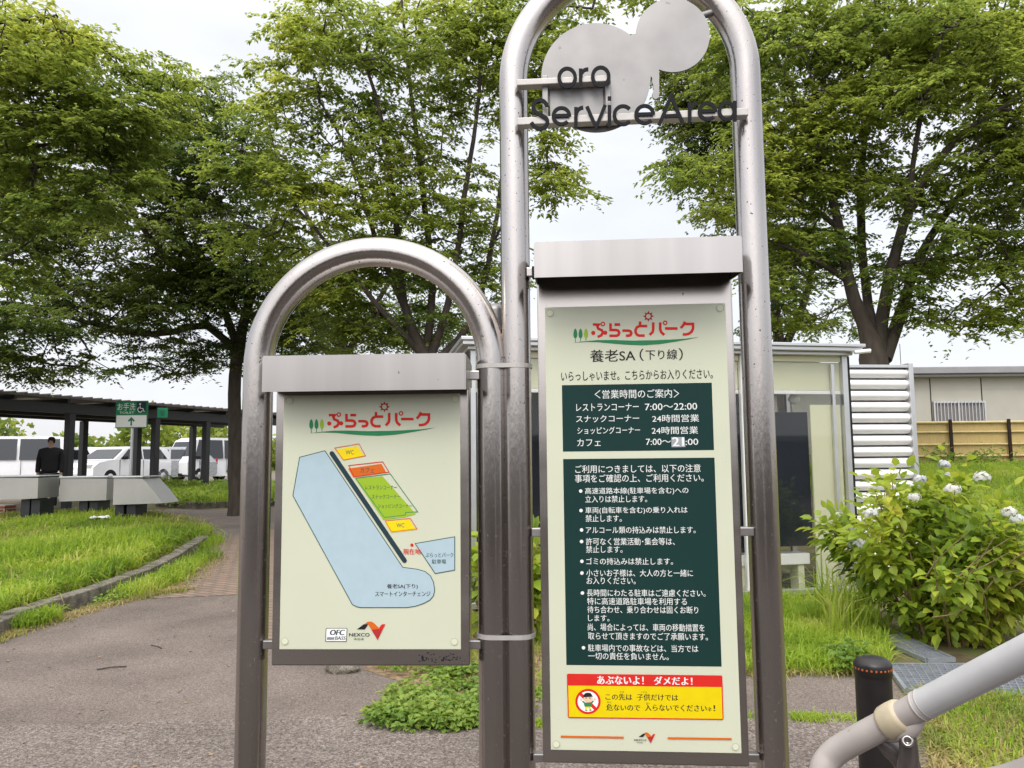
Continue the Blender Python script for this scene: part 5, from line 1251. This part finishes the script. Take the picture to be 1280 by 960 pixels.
raised([([(246, 492)] + arc(207, 504, 32, -20, -180, 12, 34) + [(178, 520), (205, 536), (232, 552)] + arc(206, 572, 36, -30, 150, 12, 32) + [(166, 575)], False)], 18)
def e_(cx, cy, r): raised([([(cx - r * .9, cy - .02 * r), (cx + r * .95, cy - .07 * r)], False), (arc(cx, cy, r, -3, -318, 30), False)])
def r_(x, y0, y1): raised([([(x, y0), (x, y1)], False), (arc(x + 36, y0 + 36, 34, 185, 268, 9), False)])
e_(308, 545, 38); r_(376, 503, 601)
raised([([(428, 500), (471, 597), (514, 493)], False)])
raised([([(534, 494), (534, 597)], False), ([(534, 453), (534, 471)], False)])
raised([(arc(598, 541, 41, -42, -318, 26, 43), False)])
e_(700, 538, 41)
raised([([(768, 588), (824, 452), (882, 584)], False), ([(795, 546), (856, 543)], False)], 17.5)
r_(912, 482, 577); e_(996, 523, 38)
raised([ringp(1087, 521, 35, 40), ([(1125, 474), (1125, 570)], False)])
# flat straps that tie the neighbouring pipes of the two arches
B.view()
def strap(ypx):
    rr = .0465; z = B.bl(630, ypx, 0)[1]
    pL = Vector((0, 2.3, 0)) ; 
    # map-sign pipe expressed in this sign's frame
    wl = BL.root.matrix_basis @ Vector((MAPX[1], .055, 0)); q = B.root.matrix_basis.inverted() @ wl
    a = Vector((q.x, q.y)); c = Vector((xl, .055)); d = (c - a).normalized(); nrm = Vector((-d.y, d.x))
    pts = []
    for t in np.linspace(math.pi / 2, 3 * math.pi / 2, 13): p = a + d * rr * math.cos(t) + nrm * rr * math.sin(t); pts.append(p)
    for t in np.linspace(-math.pi / 2, math.pi / 2, 13): p = c + d * rr * math.cos(t) + nrm * rr * math.sin(t); pts.append(p)
    mbs = MB(); n = len(pts); hh = .0065; vs = []
    ctr = (a + c) / 2
    for dz in (-hh, hh):
        for k_ in (0, .002):
            for p in pts:
                e = (p - ctr).normalized() * k_; vs.append((p.x + e.x, p.y + e.y, z + dz))
    # index rings: 0 inner low, 1 outer low, 2 inner high, 3 outer high
    fs = []
    for i in range(n):
        j = (i + 1) % n
        fs += [(n + i, n + j, 3 * n + j, 3 * n + i), (i, 2 * n + i, 2 * n + j, j), (i, j, n + j, n + i), (2 * n + i, 3 * n + i, 3 * n + j, 2 * n + j)]
    mbs.add(vs, fs)
    return mbs.build('pipe_strap', M['strap'], B.root)
bpy.context.view_layer.update()
strap(456); strap(798)
# short capped post standing behind the pair
p = at(619, 600, 2.42)
prof = [(.033, -.3), (.033, at(619, 388, 2.42).z)] + [(.033 * math.cos(t), at(619, 388, 2.42).z + .026 * math.sin(t)) for t in np.linspace(.2, math.pi / 2, 7)]
ps = MB().lathe(prof, 24).build('capped_post', M['ivory_grey'] if 'ivory_grey' in M else M['plate'])
ps.location = (p.x + .004, 2.44, 0); tag(ps, 'short round-topped grey post squeezed behind the touching pipes of both arches', 'post')
# ------------------------------------------------------------------ handrail, bollard, gratings
def rp(x, y, Yd): return at(x, y, Yd)
ra, rb_ = 1.12, .93
def Yr(x): return ra + (rb_ - ra) * (x - 1060) / 220
up = [(1700, 606), (1500, 706), (1280, 817), (1153, 881), (1107, 905), (1060, 930)]
axis = [rp(x, y, Yr(x)) for x, y in up]
bend = [rp(1040, 944, 1.135), rp(1029, 962, 1.135), rp(1028, 990, 1.13), rp(1038, 1012, 1.12), rp(1060, 1018, 1.11), rp(1100, 1006, 1.09)]
low = [rp(1153, 1000 + 26 - 10, 1.05) * 1, rp(1285, 968, .95), rp(1500, 860, .8)]
low[0] = rp(1165, 990, 1.04)
hr = thing('handrail', 'grey tubular handrail with ivory collar sloping up out of the lower right corner', 'handrail', (axis[4].x, axis[4].y, 0))
o0 = hr.location.copy()
def rel(ps): return [p - o0 for p in ps]
def smooth(ps, k=6):
    out_ = []
    for i in range(len(ps) - 1):
        p0, p1, p2, p3 = ps[max(i - 1, 0)], ps[i], ps[i + 1], ps[min(i + 2, len(ps) - 1)]
        for j in range(k):
            t = j / k; out_.append(.5 * ((2 * p1) + (-p0 + p2) * t + (2 * p0 - 5 * p1 + 4 * p2 - p3) * t * t + (-p0 + 3 * p1 - 3 * p2 + p3) * t ** 3))
    return out_ + [ps[-1]]
MB().tube(rel(smooth(axis[3:] + bend + low)), .0176, 28).build('curved_rail', M['rail'], hr)
MB().tube(rel(axis[:4]), .0185, 28).build('straight_rail', M['rail_light'], hr)
a_, l_ = axis[0], low[-1]; d_ = (axis[0] - axis[1]).normalized(); e_l = (low[-1] - low[-2]).normalized()
MB().tube(rel(smooth([a_ - d_ * .01, a_ + d_ * .05, (a_ + d_ * .10).lerp(l_ + e_l * .10, .35), (a_ + d_ * .10).lerp(l_ + e_l * .10, .7), l_ + e_l * .05, l_ - e_l * .01])), .0174, 24).build('curved_rail', M['rail'], hr)
MB().tube(rel([l_ + e_l * .03, Vector((l_.x + e_l.x * .03, l_.y + e_l.y * .03, -.05))]), .016, 20).build('post', M['rail'], hr)
dax = (axis[3] - axis[4]).normalized()
def along(pc, prof, n=36):
    q = dax.to_track_quat('Z', 'Y'); return MB().lathe(prof, n, Matrix.Translation(pc - o0) @ q.to_matrix().to_4x4())
sm = axis[3]
along(sm, [(.0180, -.006), (.0192, -.0055), (.0192, -.0035), (.0181, -.003), (.0181, .002), (.0193, .0025), (.0193, .0045), (.0186, .005)]).build('joint_ring', M['rail'], hr)
cc = rp(1118.5, 899.5, Yr(1118))
along(cc, [(.0178, -.0165), (.0205, -.0155), (.0222, -.011), (.0228, 0), (.0222, .011), (.0205, .0155), (.0178, .0165)]).build('collar', M['ivory'], hr)
# cast bracket under the rail
def blob(path, rs, name, m): MB().tube(rel(smooth([rp(*p) for p in path], 5)), [float(r_) for r_ in np.interp(np.linspace(0, 1, (len(path) - 1) * 5 + 1), np.linspace(0, 1, len(rs)), rs)], 16).build(name, m, hr)
blob([(1098, 924, 1.10), (1112, 934, 1.10), (1128, 945, 1.10), (1136, 962, 1.105)], [.006, .014, .018, .016], 'bracket_arm', M['cast'])
blob([(1155, 888, 1.045), (1144, 904, 1.05), (1130, 914, 1.06), (1108, 921, 1.09)], [.004, .011, .013, .007], 'saddle', M['rail'])
blob([(1134, 920, 1.055), (1136, 938, 1.06), (1135, 957, 1.07), (1133, 985, 1.09)], [.0105, .0115, .013, .012], 'bracket_lug', M['cast'])
bp_ = rp(1134.5, 926.5, 1.046); tow = (Vector((0, 0, CAMZ)) - bp_).normalized(); qm = Matrix.Translation(bp_ - o0) @ tow.to_track_quat('Z', 'Y').to_matrix().to_4x4()
MB().lathe([(.0075, -.006), (.0075, .001), (.0062, .0025), (.004, .0025), (.0038, -.001), (.0001, -.001)], 20, qm).build('bolt', M['steel'], hr)
pb = rp(1134, 985, 1.09); MB().tube(rel([pb, Vector((pb.x, pb.y, -.05))]), .017, 20).build('post', M['rail'], hr)

bo = at(1090.5, 828, 3.05); bl_ = thing('bollard', 'dark brown bollard with domed cap and a ring of amber reflectors', 'bollard', (bo.x, 3.05, 0)); bz = bo.z
rr_ = 21.4 / FPX * 3.05
MB().lathe([(rr_ * 1.0, -.05), (rr_ * .985, bz * .5), (rr_ * .965, bz - .045), (rr_ * .965, bz - .012), (rr_ * .9, bz - .008)], 40).build('post', M['plastic_black'], bl_)
MB().lathe([(rr_ * .97, bz - .046), (rr_ * 1.02, bz - .043), (rr_ * 1.02, bz - .004), (rr_ * .99, bz), (rr_ * .95, bz + .004), (rr_ * .8, bz + .014), (rr_ * .5, bz + .021), (.001, bz + .024)], 40).build('cap', M['plastic_black'], bl_)
for i in range(26):
    a = 2 * math.pi * i / 26; Mx = Matrix.Rotation(a, 4, 'Z') @ Matrix.Translation((0, -rr_ * 1.02, bz - .018))
    MB().rbox(-.0035, .0035, -.0012, .002, -.0035, .0035, .0006, Mx, seg=1).build('reflector', M['amber'], bl_)

def grating(label, c, nu, nv):
    p = [gp(*q) for q in c]; ctr = sum(p, Vector()) / 4; o = thing('drain_grating', label, 'grating', (ctr.x, ctr.y, ctr.z))
    u0, u1, v0, v1 = p[0], p[1], p[3], p[2]
    def B_(s, t): return u0.lerp(u1, s).lerp(v0.lerp(v1, s), t) - ctr
    def slab(mb, a, b, wd, h0, h1):
        d = (b - a); an = math.atan2(d.y, d.x); mb.box(0, d.length, -wd / 2, wd / 2, h0, h1, Matrix.Translation(a) @ Matrix.Rotation(an, 4, 'Z'))
    mb = MB()
    for i in range(nv + 1): slab(mb, B_(0.004, i / nv), B_(.996, i / nv), .009, .012, .034)
    for i in range(nu + 1): slab(mb, B_(i / nu, 0.004), B_(i / nu, .996), .006, .013, .0315)
    mb.build('grate_bars', M['galv'], o)
    mb = MB()
    for a, b in (((0, 0), (1, 0)), ((1, 0), (1, 1)), ((1, 1), (0, 1)), ((0, 1), (0, 0))): slab(mb, B_(*a) * 1.012, B_(*b) * 1.012, .025, .006, .037)
    mb.build('frame', M['galv'], o)
    mb = MB(); mb.add([B_(0, 0) + Vector((0, 0, .0085)), B_(1, 0) + Vector((0, 0, .0085)), B_(1, 1) + Vector((0, 0, .0085)), B_(0, 1) + Vector((0, 0, .0085))], [(0, 1, 2, 3)]); mb.build('pit', M['alu_dark'], o)
grating('wide steel drain grating beside the bollard', ((1134, 868), (1350, 880), (1330, 836), (1111, 836)), 22, 12)
grating('narrow steel drain grating running under the hydrangea bush', ((1158, 829), (1192, 828), (1090, 781), (1050, 781)), 5, 34)

# ------------------------------------------------------------------ grass, ground cover, bushes
def in_px(*pp): return [tuple(gp(*p)[:2]) for p in pp]
vp_ = [tuple(p[:2]) for p in kp + kin]
P = scatter(vp_, 60000, 1); keep = (P[:, 0] > -12.5)
for a, b in zip(kp[:-1], kp[1:]):                      # keep clear of the kerb stones
    A2, B2 = np.array(a[:2]), np.array(b[:2]); tt = np.clip(((P[:, :2] - A2) @ (B2 - A2)) / ((B2 - A2) @ (B2 - A2)), 0, 1)
    dd_ = np.linalg.norm(P[:, :2] - A2 - tt[:, None] * (B2 - A2), axis=1); keep &= dd_ > .34 + .08 * np.sin(P[:, 1] * 9)
P = P[keep]; P[:, 2] += .08
rng = np.random.default_rng(3)
tall = np.where(P[:, 1] > 12, .65, 1.0) * (.19 + .09 * np.sin(P[:, 0] * 1.3) * np.sin(P[:, 1] * .9))
dist = np.clip(P[:, 1] / 10, .7, 1.6)
Vv, Ff = blades(P, tall * 1.15, .019, 1.25, 2, 1.1); np_o = np_mesh('verge_grass', Vv, Ff, M['grass']); tag(np_o, kind='stuff')
Ps = P[::9] + [0.02, 0.01, 0]; Vv, Ff = blades(Ps, .17, .016, 1.7, 6, 1.0); tag(np_mesh('verge_straw', Vv, Ff, M['grass_dry']), kind='stuff')
def fringe(path, n, spread, seed):
    rg = np.random.default_rng(seed); L = [Vector(p) for p in path]; q = []
    for i in range(n):
        k = rg.integers(0, len(L) - 1); p = L[k].lerp(L[k + 1], rg.random()); q.append((p.x + rg.normal(0, spread), p.y + rg.normal(0, spread)))
    q = np.array(q); return np.c_[q, H(q[:, 0], q[:, 1])]
P = np.concatenate([fringe([gp(*p) for p in ((22, 790), (70, 775))], 420, .05, 7), fringe([gp(*p) for p in ((160, 748), (210, 728), (264, 695))], 1500, .10, 8), fringe([gp(*p) for p in ((250, 690), (266, 676))], 500, .10, 9)])
Vv, Ff = blades(P, .17, .010, .9, 4); tag(np_mesh('kerb_weeds', Vv, Ff, M['grass']), kind='stuff')
P = np.concatenate([fringe([gp(*p) for p in ((-20, 806), (22, 791), (122, 760), (185, 745), (230, 738))], 2600, .07, 17), fringe([gp(*p) for p in ((200, 742), (268, 695))], 1500, .14, 18)])
Vv, Ff = blades(P, .05, .008, 1.6, 14); tag(np_mesh('kerb_straw', Vv, Ff, M['grass_dry']), kind='stuff')
# right-hand grass in front of the shelter
P = scatter(in_px((915, 752), (1075, 752), (1112, 790), (1112, 845), (1000, 843), (915, 846)), 17000, 21)
cl = np.sin(P[:, 0] * 7.3 + 2 * np.sin(P[:, 1] * 3)) * np.sin(P[:, 1] * 6.1 + P[:, 0] * 2); P = P[(cl + rng.normal(0, .35, len(P))) > -.25]
Vv, Ff = blades(P, .12, .009, 1.2, 22, 1.2); tag(np_mesh('lawn_grass', Vv, Ff, M['grass']), kind='stuff')
P = scatter(in_px((915, 770), (1100, 775), (1112, 847), (925, 848)), 6500, 23)
Vv, Ff = blades(P, .06, .007, 1.5, 24); tag(np_mesh('dry_edge_grass', Vv, Ff, M['grass_dry']), kind='stuff')
P = scatter(in_px((1020, 770), (1080, 770), (1100, 800), (1040, 815)), 160, 25)
Vv, Ff = blades(P, .55, .014, 1.0, 26); tag(np_mesh('long_grass', Vv, Ff, M['grass']), kind='stuff')
# rough ground between shelter and signs
P = scatter(in_px((470, 838), (560, 745), (760, 735), (915, 752), (915, 846), (800, 850), (700, 866), (640, 880), (560, 850)), 9000, 27)
P = P[np.sin(P[:, 0] * 6 + 1) * np.sin(P[:, 1] * 5 + P[:, 0] * 3) + rng.normal(0, .3, len(P)) > .1]
Vv, Ff = blades(P, .09, .007, 1.2, 28); tag(np_mesh('bed_grass', Vv, Ff, M['grass']), kind='stuff')
P = scatter(in_px((470, 838), (560, 780), (760, 770), (915, 800), (915, 846), (800, 850), (700, 866), (640, 880), (560, 850)), 4500, 29)
Vv, Ff = blades(P, .05, .007, 1.8, 30); tag(np_mesh('bed_straw', Vv, Ff, M['grass_dry']), kind='stuff')
# tufts in the joint of the pavement strip
P = np.concatenate([fringe([gp(*p) for p in ((930, 898), (1085, 901))], 420, .04, 31), fringe([gp(*p) for p in ((664, 908), (700, 908))], 260, .03, 32), fringe([gp(*p) for p in ((1000, 900), (1020, 901))], 250, .03, 33)])
Vv, Ff = blades(P, .045, .006, 1.1, 34); tag(np_mesh('joint_grass', Vv, Ff, M['grass']), kind='stuff')
# dry grass in the right corner
P = scatter(in_px((1150, 872), (1260, 882), (1420, 890), (1500, 1000), (1170, 990), (1150, 905)), 9000, 35)
Vv, Ff = blades(P, .10, .008, 1.4, 36); tag(np_mesh('corner_straw', Vv, Ff, M['grass_dry']), kind='stuff')
P = scatter(in_px((1150, 872), (1260, 882), (1420, 890), (1500, 1000), (1210, 990), (1165, 905)), 5000, 37)
Vv, Ff = blades(P, .11, .008, 1.1, 38); tag(np_mesh('corner_grass', Vv, Ff, M['grass']), kind='stuff')
# slope lawn
P = scatter([(4.6, 9.2), (13.5, 9.2), (13.5, 17.8), (6, 17.8)], 42000, 39)
Vv, Ff = blades(P, .16, .013, .9, 40); tag(np_mesh('slope_grass', Vv, Ff, M['grass']), kind='stuff')
# far bed and beyond
P = scatter(fb, 6000, 41); P[:, 2] += .1
Vv, Ff = blades(P, .28, .02, .9, 42); tag(np_mesh('far_bed_grass', Vv, Ff, M['grass']), kind='stuff')

def weeds(name, poly, nplants, per, h, L, W_, m, seed, spread=.09):
    rg = np.random.default_rng(seed); C = scatter(poly, nplants, seed); N = nplants * per; ci = np.repeat(np.arange(nplants), per)
    an = rg.uniform(0, 2 * np.pi, N); rr = np.sqrt(rg.random(N)) * spread; hh = h * rg.uniform(.5, 1.3, nplants)[ci] * (1 - .5 * (rr / spread) ** 2) * rg.uniform(.35, 1, N)
    P = C[ci] + np.stack([np.cos(an) * rr, np.sin(an) * rr, hh], 1)
    D = np.stack([np.cos(an), np.sin(an), rg.normal(.1, .35, N)], 1); Nn = np.stack([rg.normal(0, .4, N), rg.normal(0, .4, N), np.ones(N)], 1)
    Vv, Ff = leaves(P, D, Nn, L, W_, rg); return tri_mesh(name, Vv, Ff, m)
tag(weeds('ground_cover', in_px((466, 905), (495, 870), (535, 868), (560, 880), (660, 872), (640, 880), (602, 910), (520, 914)), 95, 28, .085, .044, .034, M['leaf_weed'], 51), kind='stuff')
tag(weeds('ground_cover_edge', in_px((452, 910), (490, 862), (560, 845), (680, 866), (690, 880), (602, 918), (512, 920)), 34, 20, .05, .036, .028, M['leaf_weed'], 57, .07), kind='stuff')
tag(weeds('ground_cover_back', in_px((500, 845), (520, 835), (600, 820), (610, 850), (590, 872), (520, 862)), 22, 26, .08, .044, .034, M['leaf_weed'], 52), kind='stuff')
tag(weeds('broadleaf_weed', in_px((1034, 830), (1075, 830), (1068, 846), (1040, 846)), 14, 26, .16, .055, .042, M['leaf_weed'], 53, .08), 'low broad-leaved weed growing at the pavement edge left of the bollard', 'weed')
tag(weeds('kerb_plants', in_px((125, 758), (180, 742), (225, 722), (245, 712), (235, 705), (185, 730), (130, 748)), 60, 22, .11, .05, .036, M['leaf_weed'], 54, .10), kind='stuff')
tag(weeds('far_bed_shrubs', fb, 90, 40, .45, .12, .07, M['leaf_weed'], 55, .35), kind='stuff')
tag(weeds('slope_weeds', [(6, 16.8), (13, 16.8), (13, 17.8), (6, 17.8)], 30, 30, .5, .10, .06, M['leaf_weed'], 56, .2), kind='stuff')

def bush(label, c, rx, ry, hz, nleaf, seed, flowers=(), L=.125, nfl=0, dry=0):
    rg = np.random.default_rng(seed); o = thing('hydrangea_bush', label, 'bush', tuple(c), group=None); mb = MB(); ends = []
    ns = 46
    for i in range(ns):
        a = rg.uniform(0, 2 * math.pi); q = rg.random() ** .5; e = Vector((rx * q * math.cos(a), ry * q * math.sin(a), hz * (1 - .45 * q * q) * rg.uniform(.75, 1.0)))
        b = Vector((.25 * rx * q * math.cos(a), .25 * ry * q * math.sin(a), -.02)); mid = b.lerp(e, .5) + Vector((0, 0, .12 * hz)) + Vector(rg.normal(0, .05, 3)); ends.append((b, mid, e))
        mb.tube(smooth([b, mid, e], 4), [.011 - .007 * k / 8 for k in range(9)], 5)
    mb.build('stems', M['stem'], o)
    # leaves in opposite pairs up the stems, denser at the outside
    P, D = [], []
    per = nleaf // ns
    for b, mid, e in ends:
        for k in range(per):
            t = rg.random() ** .6; p = b * (1 - t) ** 2 + mid * 2 * t * (1 - t) + e * t * t; off = rg.normal(0, 1, 3); off /= np.linalg.norm(off); p = np.array(p) + off * rg.uniform(.02, .20) * (1 if t > .3 else .6)
            if p[2] < .03: p[2] = .03 + rg.random() * .1
            P.append(p); outw = np.array([p[0] / rx, p[1] / ry, .25]); D.append(outw * .7 + off * .9 + [0, 0, -.15])
    P, D = np.array(P), np.array(D); Nn = np.stack([rg.normal(0, .35, len(P)) + P[:, 0] / rx * .5, rg.normal(0, .35, len(P)) + P[:, 1] / ry * .5, np.ones(len(P))], 1)
    Vv, Ff = leaves(P, D, Nn, L, L * .68, rg, .12, .2); tri_mesh('foliage', Vv, Ff, M['leaf_hyd'], o)
    heads = [Vector(at(x, y, Yd)) - Vector(c) for x, y, Yd in flowers]
    for k in range(nfl): b, mid, e = ends[k % ns]; heads.append(e + Vector(rg.normal(0, .06, 3)) + Vector((0, 0, .05)))
    for h_ in heads:
        n = 46; u = rg.normal(size=(n, 3)); u /= np.linalg.norm(u, axis=1, keepdims=True); u[:, 2] = np.abs(u[:, 2]) * .8 - .15; Rr = rg.uniform(.028, .055); u += rg.normal(0, .16, u.shape)
        u[:, 1] -= .15
        cen = np.array(h_) + u * Rr; Pq = np.repeat(cen, 4, 0); an = np.tile(np.arange(4) * np.pi / 2, n) + np.repeat(rg.uniform(0, 6.28, n), 4)
        un = np.repeat(u, 4, 0); t1 = np.cross(un, [0, 0, 1.0]) + 1e-6; t1 /= np.linalg.norm(t1, axis=1, keepdims=True); t2 = np.cross(un, t1)
        Dq = t1 * np.cos(an)[:, None] + t2 * np.sin(an)[:, None]
        Vv, Ff = leaves4(Pq, Dq, un, .019, .019, rg); np_mesh('flower_head', Vv, Ff, M['floret'], o)
    for k in range(dry):
        b, mid, e = ends[(k * 7) % ns]; d = Vector((rg.uniform(-1, 1) * .55, -.45, rg.uniform(.2, .7))); s0 = Vector((rg.uniform(-.5, .5) * rx, -ry * .75, hz * rg.uniform(.2, .5)))
        MB().tube(smooth([s0, s0 + d * .35 + Vector(rg.normal(0, .03, 3)), s0 + d * .8], 4), [.006 - .0005 * q for q in range(9)], 5).build('dry_stalk', M['stem'], o)
    return o
fl = [(1180, 581, 6.1), (1205, 585, 6.3), (1228, 598, 6.0), (1116, 590, 6.1), (1190, 612, 5.8), (1262, 612, 6.1), (1143, 622, 5.8), (1236, 634, 5.8), (1262, 641, 5.7), (1185, 626, 5.7), (1088, 643, 6.0), (1027, 684, 6.0), (1272, 650, 5.9), (1213, 578, 6.4), (1150, 600, 6.1), (1120, 597, 6.0)]
fl = [f for i, f in enumerate(fl) if i % 2 == 0]
c0 = at(1178, 700, 6.55); bush('large flowering hydrangea bush with pale blooms right of the louvred screen', (c0.x, 6.55, 0), 1.06, .85, 1.45, 6200, 61, fl, .098, 5, 16)
c0 = at(640, 700, 7.0); bush('hydrangea bush half hidden behind the touching sign posts', (c0.x, 6.75, 0), .42, .4, 1.05, 900, 62, (), .13, 3, 0)
# small things on the ground
tw = MB(); a, b = gp(121, 839), gp(158, 835); tw.tube([a + Vector((0, 0, .012)), a.lerp(b, .5) + Vector((0, .01, .016)), b + Vector((0, 0, .012))], .005, 6); tag(tw.build('twig', M['bark']), 'thin straight twig lying on the asphalt left of the map sign', 'twig')
tw = MB(); a, b = gp(189, 808), gp(202, 812); tw.tube([a + Vector((0, 0, .010)), a.lerp(b, .6) + Vector((0, .015, .012)), b + Vector((0, 0, .010))], .004, 6); tag(tw.build('twig', M['bark']), 'short curved twig on the asphalt, farther from the camera', 'twig')
rg = np.random.default_rng(71); bm = bmesh.new(); bmesh.ops.create_grid(bm, x_segments=6, y_segments=5, size=.12)
for v in bm.verts: v.co.z = .05 * rg.random() + .02 * math.sin(v.co.x * 30); v.co.x *= 1.3
pp = MB().bm(bm).build('litter_paper', M['white_paint']); q = gp(124, 664); pp.location = (q.x, q.y, q.z + .24); tag(pp, 'crumpled white paper lying in the long grass under the cabinets', 'paper')
st = MB(); bm = bmesh.new(); bmesh.ops.create_icosphere(bm, subdivisions=2, radius=1)
for v in bm.verts: v.co = Vector((v.co.x * .13, v.co.y * .09, v.co.z * .065)) * (1 + rg.normal(0, .05))
st.bm(bm).build('stone', M['kerbstone']); so_ = bpy.data.objects['stone']; q = gp(428, 840); so_.location = (q.x, q.y, .03); tag(so_, 'weathered stone lying at the edge of the planting bed', 'stone')
P = scatter([(-6, .8), (2.5, .8), (2.5, 9), (-6, 9)], 380, 72); n = len(P); P[:, 2] += .013; an = rg.uniform(0, 6.28, n)
Vv, Ff = leaves4(P, np.stack([np.cos(an), np.sin(an), rg.normal(.05, .1, n)], 1), np.stack([rg.normal(0, .2, n), rg.normal(0, .2, n), np.ones(n)], 1), .035, .02, rg)
tag(np_mesh('fallen_leaves', Vv, Ff, M['stem']), kind='stuff')
